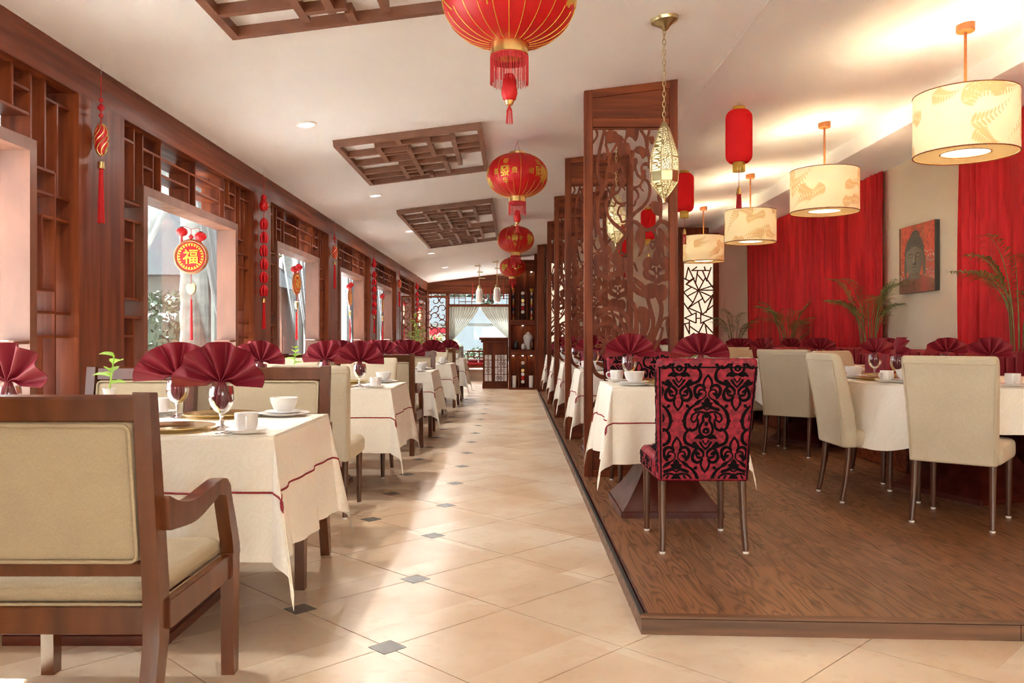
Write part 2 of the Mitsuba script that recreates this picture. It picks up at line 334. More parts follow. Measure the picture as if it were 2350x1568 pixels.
for x0, x1 in ((.478, 1.86), (1.863, X_RIGHT)):
    q = Polygon([(x0, front_y(x0) - .012), (x1, front_y(x1) - .012), (x1, front_y(x1) + .004), (x0, front_y(x0) + .004)])
    put('riser_board', extr(q, PLAT - .012), 'wood_crosswise' if 0 else 'riser_wood', 'platform', False)
    q = Polygon([(x0 - .004, front_y(x0) - .018), (x1, front_y(x1) - .018), (x1, front_y(x1) + .016), (x0, front_y(x0) + .016)])
    put('nosing', mov(extr(q, .010), 0, 0, PLAT - .008), 'riser_wood', 'platform', False)
put('side_board', bx(.478, .492, front_y(.48), Y_BACK, 0, PLAT - .006), 'riser_wood', 'platform', False)
put('edge_strip', bx(.475, .492, front_y(.48), Y_BACK, PLAT - .006, PLAT + .003, .002), 'black_iron', 'platform', False, label='thin dark strip along the platform edge')

# ceiling: one plane rising to the right, then a flat soffit along the right wall
def sheared(x0, x1, y0, y1, t0, t1):
    """a slab between two heights measured from the sloping ceiling plane"""
    m = bx(x0, x1, y0, y1, t0, t1); v = m.vertices.copy(); v[:, 2] += ceil_z(v[:, 0]); m.vertices = v; return m
struct('ceiling', sheared(-2.75, 3.9, Y_REAR, Y_END + .3, 0, .12), 'white_ceiling', 'white plaster ceiling sloping up towards the right')
put('soffit', bx(3.87, X_RIGHT + .15, Y_REAR, Y_BACK + .2, 3.22, 3.62), 'white_ceiling', 'ceiling', False)
put('joint_bead', tube([(1.5, Y_REAR, ceil_z(1.5)), (1.5, Y_BACK, ceil_z(1.5))], .0045, 6), 'white_ceiling', 'ceiling', False)

struct('wall_right', bx(X_RIGHT, X_RIGHT + .15, Y_REAR, Y_BACK + .2, 0, 3.3), 'cream_wall', 'cream plaster wall on the right behind the red curtains')
struct('wall_back', bx(.5, X_RIGHT + .1, Y_BACK, Y_BACK + .15, 0, 3.6), 'cream_wall', 'cream back wall of the right-hand dining area')
struct('wall_passage', bx(.5, .6, Y_BACK, Y_END, 0, 3.1), 'wood_lengthwise', 'dark wood side wall at the far end of the aisle')
put('corner_post', bx(.46, .6, Y_BACK - .12, Y_BACK, PLAT, ceil_z(.46)), 'wood_upright', 'wall_passage', False)

# rear of the room, behind the camera: openings invented and sized to let in fill light
struct('wall_rear', sheared(-2.6, X_RIGHT + .1, Y_REAR - .15, Y_REAR, -.95, .1), 'cream_wall', 'cream rear wall behind the camera with added openings sized for fill light')
for xa, xb in ((-2.6, -1.9), (-.5, 1.2), (4.3, X_RIGHT + .1)): put('pier', bx(xa, xb, Y_REAR - .15, Y_REAR, 0, 3.0), 'cream_wall', 'wall_rear', False)
for xa, xb in ((-1.9, -.5), (1.2, 4.3)): put('low_wall', bx(xa, xb, Y_REAR - .15, Y_REAR, 0, 1.0), 'cream_wall', 'wall_rear', False)

# left wall: columns, beam, wainscot, and one lattice window per bay
PITCH, COLW = 2.985, .52
cols = {k: 4.70 + PITCH * k for k in range(-2, 7)}
struct('wall_left', bx(-2.62, -2.36, Y_REAR, Y_END, 0, .10), 'wood_lengthwise', 'brown panelled window wall along the left side')
put('beam', bx(-2.66, X_LEFT, Y_REAR, Y_END, 2.425, 2.70), 'wood_lengthwise', 'wall_left', False)
for k, y in cols.items():
    put('column', bx(-2.62, X_LEFT, y - COLW / 2, y + COLW / 2, .0, 2.43), 'wood_upright', 'wall_left', False)
XF = -2.375
V = [(.225, 1.977, 2.425), (.347, 2.09, 2.425), (.50, 2.09, 2.33), (.616, 2.09, 2.425), (1.102, 2.09, 2.33), (1.221, 2.09, 2.425), (1.728, 2.09, 2.33), (1.834, 2.09, 2.425),
     (1.953, 2.215, 2.425), (2.104, 2.0, 2.425), (2.227, 1.97, 2.425), (2.34, 1.85, 2.33), (.225, 1.36, 1.846), (.225, .72, 1.245), (2.2, 1.36, 1.734), (2.32, 1.734, 1.97), (2.32, 1.246, 1.734), (2.2, .72, 1.123), (2.32, .72, 1.246)]
H = [(0, .225, 2.334), (.347, .616, 2.33), (.347, .5, 2.218), (.616, 1.221, 2.325), (.616, 1.102, 2.214), (1.221, 1.834, 2.326), (1.221, 1.728, 2.214), (1.834, 2.104, 2.213), (1.953, 2.104, 2.33), (2.227, 2.465, 2.333),
     (0, .33, 1.955), (0, .33, 1.846), (0, .225, 1.721), (0, .33, 1.36), (0, .33, 1.245), (0, .225, 1.128), (2.13, 2.32, 1.97), (2.13, 2.465, 1.85), (2.2, 2.465, 1.734), (2.13, 2.32, 1.361), (2.13, 2.465, 1.246), (2.2, 2.465, 1.123)]
def curtain_panel(y_pole, y_edge, y_jamb, z_top, z_tie, seed, x0=-2.60, n=40):
    """a sheer panel gathered from the pole towards a tie-back at the jamb"""
    r = np.random.default_rng(seed); s = np.linspace(0, 1, n); rows = []
    ph, fr = r.uniform(0, 6), r.uniform(7, 9)
    for t in np.linspace(0, 1, 22):
        z = z_top + (.62 - z_top) * t; q = min((z_top - z) / (z_top - z_tie), 1.0)
        e = y_edge + (y_jamb + (.10 if y_edge > y_jamb else -.10) - y_edge) * q ** 1.15
        if z < z_tie: e += (.05 if y_edge > y_jamb else -.05) * (z_tie - z) / .4
        y = y_jamb + (e - y_jamb) * s
        x = x0 + (.026 * (1 - .4 * q)) * np.sin(s * fr * 2 * PI + ph + .5 * q) + .012 * np.sin(s * 23 + 3 * t)
        rows.append(np.column_stack([x, y, np.full(n, z)]))
    return tri(np.vstack(rows), grid_faces(22, n))
slat_v = {}
BAY = {-1: 'left window at the picture edge', **{q: f'{ORD[q]} full left window' for q in range(6)}}
for k in range(-2, 6):
    ya = cols[k] + COLW / 2; yb = cols[k + 1] - COLW / 2
    num = k + 1
    w = struct(f'window_{k + 3}', None, None, f'wooden lattice surround of the {BAY[k]}' if k >= -1 else 'wooden window in the left wall behind the camera')
    if k >= -1:
        for dy, z0, z1 in V: put('upright_slat', bx(XF - .145, XF, ya + dy - .007, ya + dy + .007, z0, z1), 'wood_upright', w, False)
        for d0, d1, z in H: put('cross_slat', bx(XF - .14, XF - .002, ya + d0 + .006, ya + d1 - .006, z - .007, z + .007), 'wood_lengthwise', w, False)
    fa, fb, ft, fz = ya + .32, yb - .34, 2.09, .74
    o, i_ = sbox(fa, fz, fb, ft), sbox(fa + .06, fz + .06, fb - .06, ft - .06)
    put('frame', to_yz(extr(o.difference(i_), .16), XF - .155 + .012), 'wood_pale_frame', w, False)
    put('wainscot', bx(-2.60, -2.40, ya, yb, .1, .73), 'wood_lengthwise', w, False)
    put('sill', bx(-2.62, XF + .02, ya + .002, yb - .002, .715, .745, .004), 'wood_lengthwise', w, False)
    put('curtain_peg', rot(bx(-2.50, -2.36, fb - .18, fb - .055, 1.085, 1.105, .006), 0), 'wood_pale_frame', w, False)
    if k == -2: put('unseen_blocker', bx(-2.60, -2.56, ya, yb, .745, 2.43), 'wood_upright', w, False)  # unseen panel added to keep daylight off the nearest chair
    put('pane', bx(-2.672, -2.671, ya, yb, .745, 2.43), 'window_glass', w, False)
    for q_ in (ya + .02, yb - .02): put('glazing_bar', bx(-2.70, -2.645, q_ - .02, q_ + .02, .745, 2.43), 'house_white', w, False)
    mid = (ya + yb) / 2
    if k >= -1:
        for side, (e, jmb) in enumerate(((mid + .34, ya + .08), (mid + .48, yb + .10))):
            key = numbered('sheer_curtain')
            scene[key] = mikit.ply(curtain_panel(mid, e, jmb, 2.42, 1.10, 10 * k + side + 40), 'sheer_fabric', True)
            labels[key] = {'label': f'white sheer curtain tied to the {"near" if side == 0 else "far"} jamb of the {BAY[k]}', 'category': 'curtain', 'group': 'sheer curtains in the left windows'}

# end wall with the wide garden window
struct('wall_end', bx(-2.4, .6, Y_END, Y_END + .12, 2.33, 3.1), 'wood_crosswise', 'brown header across the far end of the aisle')
put('sill_wall', bx(-2.4, .6, Y_END, Y_END + .12, 0, .5), 'cream_wall', 'wall_end', False)
put('low_step', bx(-1.25, .3, Y_END - .45, Y_END - .02, 0, .3), 'cream_wall', 'wall_end', False)
we = struct('window_9', None, None, 'wide garden window closing the far end of the aisle')
for x in (-2.36, -1.80, .02): put('upright', bx(x - .05, x + .05, Y_END - .03, Y_END + .05, .5, 2.33), 'wood_upright', we, False)
put('transom', bx(-1.85, .5, Y_END - .05, Y_END + .05, 1.98, 2.05), 'wood_crosswise', we, False)
for x in (-1.62, -1.5, -1.32, -1.15, -.82, -.6, -.45, -.2): put('upright_bar', bx(x - .008, x + .008, Y_END - .02, Y_END, 2.05, 2.33), 'wood_upright', we, False)
for x0, x1, z in ((-1.75, -1.32, 2.22), (-1.5, -.82, 2.12), (-.82, .1, 2.2), (-.6, .4, 2.28)): put('cross_bar', bx(x0, x1, Y_END - .02, Y_END, z - .008, z + .008), 'wood_crosswise', we, False)
put('pane', bx(-2.36, .5, Y_END + .07, Y_END + .071, .5, 2.33), 'window_glass', we, False)
for side, (xe, xj) in enumerate(((-.95, -1.76), (-.92, -.02))):
    rows = []; n = 60; s = np.linspace(0, 1, n)
    for t in np.linspace(0, 1, 24):
        z = 1.98 - 1.15 * t; q = min(t * 1.25, 1) ** 1.3
        e = xe + (xj + (.08 if side == 0 else -.08) - xe) * q
        x = xj + (e - xj) * s; y = Y_END - .09 + .022 * np.sin(s * 2 * PI * 11 + side)
        rows.append(np.column_stack([x, y, np.full(n, z)]))
    key = numbered('drape'); scene[key] = mikit.ply(tri(np.vstack(rows), grid_faces(24, n)), 'pale_drape', True)
    labels[key] = {'label': f'pale drape tied back at the {"left" if side == 0 else "right"} of the far end window', 'category': 'curtain', 'group': 'drapes of the far end window'}
# ------------------------------------------------------------------ lamps: downlights, drum lamps, brass lamps
def glow(c, s): return {'type': 'area', 'radiance': {'type': 'rgb', 'value': [float(x * s) for x in c]}}
WARM, NEUTRAL = (1.0, .74, .45), (1.0, .965, .90)
dl = Kit()
dl.add('trim_ring', lathe([(.05, -.004), (.062, -.010), (.075, -.006), (.078, .001), (.05, .001)], 28), 'plain_white')
dl.add('lens', rot(lathe([(0, -.005), (.05, -.005)], 24), 0), 'plain_white', False, emitter=glow(NEUTRAL, 760))
n_ = 0
for x, ys in ((-1.56, (3.15, 6.23, 9.32, 12.4, 15.6, 18.7)),):
    for y in ys:
        vis = y > 4
        dl.place('downlight', T().translate([x, y, ceil_z(x)]).rotate([0, 1, 0], -SLOPE), (f'small round white downlight in the ceiling, {ORD[n_]} from the camera along the window side' if vis else 'round white ceiling downlight above the table by the camera'), 'downlight', 'recessed ceiling downlights'); n_ += vis

# drum pendants over the round tables
def fern_paint(n_a, n_z, r, hgt, seed=3):
    """cream cloth printed with tan fern sprays, as vertex colours on the shade's own grid"""
    rg = np.random.default_rng(seed); a, z = np.meshgrid(np.arange(n_a) * 2 * PI / n_a * r, np.linspace(0, hgt, n_z), indexing='ij')
    ink = np.zeros_like(a)
    for _ in range(22):
        x0, z0, an, L_ = rg.uniform(0, 2 * PI * r), rg.uniform(-.02, hgt), rg.uniform(-.9, .9) + rg.choice([0, PI]), rg.uniform(.20, .34)
        for t in np.linspace(.06, 1, 11):
            px, pz = x0 + math.cos(an) * L_ * t, z0 + math.sin(an + .5 * t) * L_ * t
            for sd in (-1, 1):
                la = an + sd * 1.0; ll = .052 * (1.15 - t)
                cx_, cz_ = px + math.cos(la) * ll * .6, pz + math.sin(la) * ll * .6
                dx = (a - cx_ + PI * r) % (2 * PI * r) - PI * r; dz = z - cz_
                u, v = dx * math.cos(la) + dz * math.sin(la), -dx * math.sin(la) + dz * math.cos(la)
                ink = np.maximum(ink, np.clip(1.6 - (u / (ll * .62)) ** 2 - (v / (.20 * ll)) ** 2, 0, 1))
    c0, c1 = np.array(lin('#f6ead0')), np.array(lin('#c9964a'))
    return c0 + (c1 - c0) * (ink * .62)[..., None]
DR, DH, NA, NZ = .335, .42, 640, 130
ang = np.arange(NA) * 2 * PI / NA
vz = np.linspace(0, DH, NZ)
sv = np.stack([np.repeat(DR * np.cos(ang)[:, None], NZ, 1), np.repeat(DR * np.sin(ang)[:, None], NZ, 1), np.repeat(vz[None], NA, 0)], -1).reshape(-1, 3)
i, j = np.meshgrid(np.arange(NA), np.arange(NZ - 1), indexing='ij'); i2 = (i + 1) % NA
sf = np.vstack([np.stack([i * NZ + j, i2 * NZ + j, i2 * NZ + j + 1], -1).reshape(-1, 3), np.stack([i * NZ + j, i2 * NZ + j + 1, i * NZ + j + 1], -1).reshape(-1, 3)])
def ring(r, z, w=.004, n=64): return tube([(r * math.cos(t), r * math.sin(t), z) for t in np.arange(n) * 2 * PI / n], w, 6, True)
bulb_m = trimesh.creation.icosphere(2, .045)
for k, y in enumerate((5.81, 8.45, 11.1, 13.85)):
    x = 3.16; zc = ceil_z(x); zb = 2.40
    dk = Kit()
    dk.add('canopy', mov(lathe([(0, -.055), (.055, -.055), (.06, -.05), (.06, .012), (0, .012)], 28), z=zc), 'copper_paint')
    dk.add('rod', tube([(0, 0, zb + .33), (0, 0, zc - .05)], .010, 10), 'copper_paint')
    dk.add('shade', tri(sv + [0, 0, zb], sf), 'shade_fabric', True, color=fern_paint(NA, NZ, DR, DH, 3 + k).reshape(-1, 3))
    dk.add('rim', ring(DR, zb, .0045), 'copper_paint', label='thin dark wire rim at the bottom of the shade')
    dk.add('rim', ring(DR, zb + DH, .0035), 'copper_paint')
    an = lathe([(.16, .012), (DR - .003, .004)], 64); 
    dk.add('bottom_panel', mov(an, z=zb), 'shade_fabric', True, color=np.tile(lin('#f3dcae'), (len(an.vertices), 1)), label='cream ring closing the bottom of the drum shade')
    dk.add('rim', ring(.16, zb + .012, .004), 'copper_paint')
    dk.add('spider', cat([tube([(0, 0, zb + .33), (DR * .97 * math.cos(t), DR * .97 * math.sin(t), zb + DH - .01)], .004, 6) for t in (0, 2.1, 4.2)]), 'copper_paint')
    for t in (.5, 2.6, 4.7):
        dk.add('bulb', mov(bulb_m, .15 * math.cos(t - 2.2), .15 * math.sin(t - 2.2), zb + .31), 'plain_white', True, emitter=glow(WARM, 125))
    dk.place('drum_pendant', at(x, y), f'cream drum pendant lamp with tan fern print, {ORD[k]} from the camera in the right row', 'lamp', 'drum pendants over the round tables')

# pierced brass lamps over the booth tables
def brass_lamp(x, y, z_top, lab, lit=True):
    zc = ceil_z(x); b = Kit(); d = 2 * PI / 8
    b.add('canopy', mov(rot(lathe([(0, -.075), (.012, -.07), (.03, -.05), (.05, -.035), (.08, -.018), (.085, .0), (.085, .012), (0, .012)], 32), -SLOPE, (0, 1, 0)), z=zc), 'brass')
    links = []; zz = zc - .06; q = 0
    while zz > z_top + .02:
        pth = [(.009 * math.cos(t), 0, -.019 * math.sin(t) * (1.0)) for t in np.arange(14) * 2 * PI / 14]
        links.append(mov(rot(tube(pth, .0028, 6, True), 90 * (q % 2)), z=zz - .018)); zz -= .031; q += 1
    b.add('chain', cat(links), 'brass', True)
    prof = [(.018, 0), (.030, -.018), (.052, -.085), (.078, -.165), (.086, -.20), (.087, -.285), (.084, -.345), (.048, -.395), (.016, -.435), (.014, -.45)]
    def band(i0, i1, shrink=0): return mov(lathe([(r - shrink, zq) for r, zq in prof[i0:i1 + 1]], 8, d / 2), z=z_top)
    b.add('crown', mov(lathe([(0, .022), (.012, .018), (.02, .0), (.03, -.018), (.0, -.018)], 16), z=z_top), 'brass')
    b.add('upper_panel', band(1, 4, .002), 'pierced_panel', False, label='pale pierced upper panels')
    b.add('middle_panel', band(4, 5, .002), 'pierced_panel', False, label='pierced lit middle panels')
    b.add('lower_band', band(5, 6), 'brass', False)
    b.add('bottom_cone', band(6, 8, .001), 'pierced_panel', False)
    b.add('finial', mov(lathe([(0, -.475), (.010, -.468), (.012, -.45), (.018, -.435), (.0, -.432)], 16), z=z_top), 'brass')
    rib = []
    for k in range(8):
        t = d * k + d / 2
        rib.append(tube([(r * math.cos(t), r * math.sin(t), z_top + zq) for r, zq in prof[1:9]], .0026, 5))
    for r, zq in (prof[4], prof[5], prof[6]): rib.append(tube([(r * math.cos(d * k + d / 2), r * math.sin(d * k + d / 2), z_top + zq) for k in range(8)], .0028, 5, True))
    b.add('frame_ribs', cat(rib), 'brass')
    if lit: b.add('bulb', mov(trimesh.creation.icosphere(2, .024), 0, 0, z_top - .24), 'plain_white', True, emitter=glow((1, .9, .72), 40))
    b.place('brass_lantern', at(x, y), lab, 'lamp', 'pierced brass lanterns over the booth tables')
brass_lamp(.90, 4.98, 2.395, 'pierced brass lantern on a chain in front of the nearest carved screen')
brass_lamp(.90, 7.32, 2.395, 'pierced brass lantern seen through the nearest carved screen')

# two white glass pendants near the reception
for k, (px, y) in enumerate(((-.80, 19.0), (-.385, 18.6))):
    zc = ceil_z(px); b = Kit()
    b.add('rod', tube([(0, 0, 2.3), (0, 0, zc)], .007, 6), 'brass')
    for q in range(3): b.add('fretted_tier', bx(-.10 + .05 * q, .04 + .05 * q, -.05, .05, zc - .05 - .14 * q, zc - .03 - .14 * q, .004), 'brass', False)
    b.add('cap', lathe([(0, 2.34), (.03, 2.33), (.055, 2.26), (.0, 2.26)], 16), 'brass')
    b.add('glass_shade', lathe([(.0, 2.265), (.05, 2.26), (.075, 2.2), (.08, 2.0), (.06, 1.93), (0, 1.93)], 20), 'plain_white', True, emitter=glow((1, .95, .78), 11), label='glowing white glass cylinder')
    for sd in (-1, 1): b.add('tassel', tube([(sd * .15, 0, 2.4), (sd * .15, 0, 2.02)], [.004, .014], 6), 'red_silk')
    b.place('glass_pendant', at(px, y), f'{"left" if k == 0 else "right"} white glass pendant with brass tiers before the reception', 'lamp', 'white glass pendants near the reception')
# ------------------------------------------------------------------ chairs
def armchair_kit(w):
    """walnut armchair, faces +y; w: overall width"""
    k = Kit(); t = .045; xs = w / 2 - t
    def side(pts, x0, th=t): return to_yz(extr(Polygon(pts).buffer(.004, 3), th), x0)
    rear = [(-.375, 0), (-.335, 0), (-.255, .30), (-.255, .44), (-.330, .965), (-.372, .968), (-.315, .44), (-.312, .30)]
    front = [(.215, 0), (.252, 0), (.265, .40), (.205, .40)]
    arm = list(map(tuple, spline([(-.30, .685), (-.22, .655), (-.12, .640), (.0, .652), (.09, .662), (.135, .660), (.158, .650)], 5))) + list(map(tuple, spline([(.178, .632), (.196, .58), (.225, .52), (.262, .43), (.268, .395)], 5))) + \
        list(map(tuple, spline([(.212, .395), (.205, .44), (.172, .53), (.150, .59), (.138, .612)], 5))) + list(map(tuple, spline([(.08, .625), (.0, .605), (-.12, .585), (-.29, .598)], 5)))
    for s in (-1, 1):
        x0 = xs if s > 0 else -xs - t
        la = k.add('leg', side(rear, x0 - s * .022), 'wood_walnut', 20, label='rear leg running up into the back post')
        lb = k.add('leg', side(front, x0 + .002, .042), 'wood_walnut', 20)
        k.add('arm', side(arm, x0 + .001, .043), 'wood_walnut', 30)
        for yy, lg in ((-.352, la), (.235, lb)): k.add(lg + '__glide', mov(lathe([(0, 0), (.012, 0), (.013, .006), (0, .006)], 10), x0 + t / 2, yy, -.001), 'plain_white')
    k.add('seat_frame', cat([bx(-xs, xs, .215, .245, .325, .40, .003), bx(-xs, xs, -.30, -.265, .315, .39, .003), bx(-xs - .035, -xs - .006, -.27, .24, .32, .40, .003), bx(xs + .006, xs + .035, -.27, .24, .32, .40, .003)]), 'wood_walnut', False)
    sc_ = k.add('seat_cushion', cushion(-xs + .002, xs - .002, -.285, .250, .388, .452, .03, .022), 'cream_fabric', True)
    k.add(sc_ + '__piping', tube([(x, y, .394) for x, y in rrect(2 * xs + .004, .545, .03) + [0, -.018]], .005, 6, True), 'cream_fabric', True)
    def lean(m):  # tilt the upright back parts to follow the posts
        return rot(m, 8.2, (1, 0, 0), (0, -.285, .44))
    k.add('top_rail', lean(bx(-xs + .02, xs - .02, -.306, -.266, .90, .968, .006)), 'wood_walnut', False)
    k.add('lower_rail', lean(bx(-xs + .02, xs - .02, -.302, -.270, .475, .515, .004)), 'wood_walnut', False)
    pan = rot(mov(cushion(-xs + .026, xs - .026, -.195, .195, -.022, .022, .02, .012), 0, 0, 0), 90, (1, 0, 0))
    bp_ = k.add('back_panel', lean(mov(pan, 0, -.286, .708)), 'cream_fabric', True)
    for yy in (-.312, -.260): k.add(bp_ + '__piping', lean(mov(rot(tube([(x, y, 0) for x, y in rrect(2 * xs - .066, .372, .02)], .0055, 6, True), 90, (1, 0, 0)), 0, yy, .708)), 'cream_fabric', True)
    return k
def parsons_kit(mat, damask=False):
    """fully upholstered chair on tapered round legs, faces +y"""
    k = Kit()
    secs = [(0, -.205, .352, .432, .085, .02), (0, -.200, .36, .44, .095, .025), (0, -.205, .44, .445, .10, .03), (0, -.225, .58, .455, .098, .03), (0, -.258, .75, .470, .088, .03), (0, -.292, .90, .484, .074, .028), (0, -.300, .925, .484, .068, .03), (0, -.305, .942, .474, .05, .024), (0, -.306, .948, .455, .03, .014)]
    bk_ = k.add('backrest', loft(secs, 5), mat, True)
    k.add('seat', cushion(-.235, .235, -.17, .275, .345, .468, .035, .015), mat, True)
    zs = np.array([s[2] for s in secs]); yr = np.array([s[1] - s[4] / 2 for s in secs]); yf = np.array([s[1] + s[4] / 2 for s in secs]); wd = np.array([s[3] for s in secs]) / 2
    R = lambda z: np.interp(z, zs, yr); F = lambda z: np.interp(z, zs, yf); WD = lambda z: np.interp(z, zs, wd)
    pm = 'damask_black' if damask else mat
    k.add(bk_ + '__piping', tube([(x, R(.905) - .001, .905) for x in np.linspace(-.236, .236, 12)], .0035, 6), pm)
    for s in (-1, 1): k.add(bk_ + '__piping', tube([(s * (WD(z) - .012), R(z) + .001, z) for z in np.linspace(.36, .905, 14)], .0032, 6), pm)
    for s in (-1, 1):
        path = [(s * .195, -.205, .37), (s * .196, -.213, .26), (s * .198, -.228, .14), (s * .202, -.252, .012)]
        la = k.add('leg', tube(spline(path, 6), np.linspace(.021, .0145, 19), 12), 'wood_leg', label='rear leg with a slight backward curve')
        lb = k.add('leg', tube([(s * .2, .235, .36), (s * .2, .232, .012)], [.021, .0145], 12), 'wood_leg')
        k.add(la + '__glide', mov(lathe([(0, 0), (.013, 0), (.015, .003), (.015, .012), (0, .012)], 12), s * .202, -.252, 0), 'plain_white', label='white plastic foot glide')
        k.add(lb + '__glide', mov(lathe([(0, 0), (.013, 0), (.015, .003), (.015, .012), (0, .012)], 12), s * .2, .232, 0), 'plain_white', label='white plastic foot glide')
    if damask:
        s = .000412
        def half(L): return unary_union([unary_union([g, affinity.scale(g, -1, 1, origin=(0, 0))]) for g in L])
        fleur = half([stroke([(0, 560), (38, 505), (50, 450), (36, 408)], 16, 22), stroke([(34, 404), (75, 442), (125, 432), (150, 385), (138, 330), (112, 292)], 20, 30, 34), blob([(112, 300), (70, 330), (64, 350), (100, 352), (126, 330)]),
            stroke([(16, 330), (20, 368), (58, 392), (96, 378), (104, 348)], 7, 20), stroke([(14, 322), (44, 284), (84, 262)], 8, 14), blob([(70, 275), (110, 262), (142, 232), (140, 208), (112, 212), (82, 240)])])
        inv = affinity.scale(fleur, 1, -1, origin=(0, -15))
        frame = half([stroke([(70, 262), (120, 224), (190, 176), (238, 105), (256, 25), (244, -50), (212, -92)], 6, 24, 34), ell(252, -12, 16, 22), ell(226, 196, 22, 16, 40), blob([(236, 10), (270, 4), (286, 22), (262, 34)]),
            stroke([(206, -92), (240, -128), (250, -190), (222, -246), (160, -272), (124, -258)], 22, 26, 34), ell(128, -250, 24, 22), stroke([(222, -246), (150, -286), (80, -312), (40, -342), (22, -380), (40, -412), (76, -400)], 20, 7),
            blob([(206, -80), (176, -62), (160, -84), (128, -70), (142, -96), (176, -106)])])
        core = half([blob([(0, 296), (34, 262), (26, 246), (66, 234), (50, 206), (84, 178), (40, 176), (10, 190), (0, 180)]), stroke([(6, 150), (40, 178), (88, 168), (132, 152)], 10, 34, 26), stroke([(30, 120), (96, 128), (160, 96), (178, 40), (150, 8), (120, 30)], 18, 14),
            stroke([(0, 118), (40, 70), (36, 20), (64, -20), (78, -90), (50, -150), (0, -170)], 26, 22), ell(0, 86, 26, 30), ell(0, -14, 20, 26), stroke([(92, 104), (112, 60), (96, 10), (108, -60), (140, -84)], 16, 30, 20), ell(0, -96, 40, 36).difference(ell(0, -102, 13, 16)),
            blob([(40, -140), (96, -148), (130, -190), (90, -186), (50, -196), (12, -172)]), stroke([(0, -318), (34, -280), (62, -236)], 14, 24), stroke([(0, -262), (22, -238), (34, -214)], 8, 14)])
        motif = unary_union([fleur, inv, frame, core])
        allm = []
        for c in range(-2, 3):
            for r in range(-2, 3):
                allm.append(affinity.translate(motif, c * 337, r * 1470 + (735 if c % 2 else 0)))
        pat = affinity.scale(unary_union(allm), s, s, origin=(0, 0)).simplify(.0007)
        pat = affinity.translate(pat.buffer(.0011), .003, .638)
        def applied(poly, yfun, sign):
            m = extr(poly, .0016); v, f = trimesh.remesh.subdivide_to_size(m.vertices, m.faces, .05)
            m = tri(v, f); v = m.vertices.copy()
            y = yfun(v[:, 1]) + sign * (v[:, 2] - .0002)
            m.vertices = np.stack([v[:, 0], y, v[:, 1]], -1)
            if sign < 0: m.invert()
            m.invert(); return m
        outline = Polygon([(-WD(z) + .022, z) for z in np.linspace(.362, .925, 12)] + [(WD(z) - .022, z) for z in np.linspace(.925, .362, 12)])
        k.add('backrest__damask_pattern', applied(pat.intersection(outline), R, -1), 'damask_black', False, label='black flocked damask pattern')
        k.add('backrest__damask_pattern', applied(pat.intersection(outline.intersection(sbox(-1, .47, 1, 1))), F, 1), 'damask_black', False)
        sp = affinity.scale(pat, .7, .7, origin=(0, .6))
        for sx in (-1, 1):
            m = extr(affinity.translate(sp, 0, -.18).intersection(sbox(-.14, .375, .245, .442)), .0016); v = m.vertices.copy()
            m.vertices = np.stack([sx * (.2352 + v[:, 2]), v[:, 0], v[:, 1]], -1); k.add('seat__damask_pattern', m, 'damask_black', False)
        m = extr(affinity.translate(sp, 0, -.6).intersection(sbox(-.2, -.11, .2, .235)), .0016); v = m.vertices.copy()
        k.add('seat__damask_pattern', tri(np.stack([v[:, 0], v[:, 1], .4695 + .012 * np.clip(1 - (np.abs(v[:, 0]) / .2) ** 2, 0, 1) * np.clip(1 - (np.abs(v[:, 1] - .05) / .21) ** 2, 0, 1) + .002 + v[:, 2]], -1), m.faces), 'damask_black', False)
        for sx in (-1, 1):
            zz = Polygon([(-.03, .39), (.03, .39), (.02, .9), (-.02, .9)]); m = extr(affinity.translate(pat, .1, .04).intersection(zz), .0016); v = m.vertices.copy()
            m.vertices = np.stack([sx * (WD(v[:, 1]) + v[:, 2] - .0004), (R(v[:, 1]) + F(v[:, 1])) / 2 + v[:, 0], v[:, 1]], -1); k.add('backrest__damask_pattern', m, 'damask_black', False)
    return k
ARM_W, ARM_N = armchair_kit(.64), armchair_kit(.60)
CREAM, DAMASK = parsons_kit('cream_suede'), parsons_kit('damask_red', True)
TBL = ['window table nearest the camera', 'second window table', 'third window table', 'fourth window table', 'fifth window table']
TY = [3.0, 5.85, 8.70, 11.35, 14.2]
TD, TX1, TX0 = .88, -.87, -2.24
for i, y0 in enumerate(TY):
    wood = i % 2 == 0
    grp = 'walnut armchairs at the window tables' if wood else 'cream chairs at the window tables'
    desc = 'walnut armchair with cream padded back' if wood else 'cream upholstered chair with dark legs'
    for sd, (yy, deg) in enumerate(((y0 - .47, 0), (y0 + TD + (.04 if wood else .12), 180))):
        for ai, xx in enumerate((-1.245, -1.91)):
            if i == 0 and sd == 0 and ai == 1: continue     # outside the frame
            kit = (ARM_W if ai == 0 else ARM_N) if wood else CREAM
            kit.place('armchair' if wood else 'upholstered_chair', at(xx, yy + (.0 if wood else -.02), 0, deg), f'{desc}, {"near" if sd == 0 else "far"} {"aisle" if ai == 0 else "wall"} seat of the {TBL[i]}', 'chair', grp)
BTH = ['booth table before the nearest screen', 'booth table behind the nearest screen', 'third booth table', 'fourth booth table', 'fifth booth table']
BY = [5.14, 7.45, 9.75, 12.05, 14.4]; BX = .92
for i, y in enumerate(BY):
    DAMASK.place('damask_chair', at(BX, y - .87, PLAT, 0), f'black and red damask chair, near side of the {BTH[i]}', 'chair', 'damask chairs at the booth tables')
    DAMASK.place('damask_chair', at(BX, y + .72, PLAT, 180), f'black and red damask chair, far side of the {BTH[i]}', 'chair', 'damask chairs at the booth tables')
RTB = ['nearest round table', 'second round table', 'third round table', 'fourth round table']
RY = [5.62, 8.40, 11.15, 13.9]; RX = 3.12
def face(x, y, dx, dy): return math.degrees(math.atan2(dy, dx)) - 90
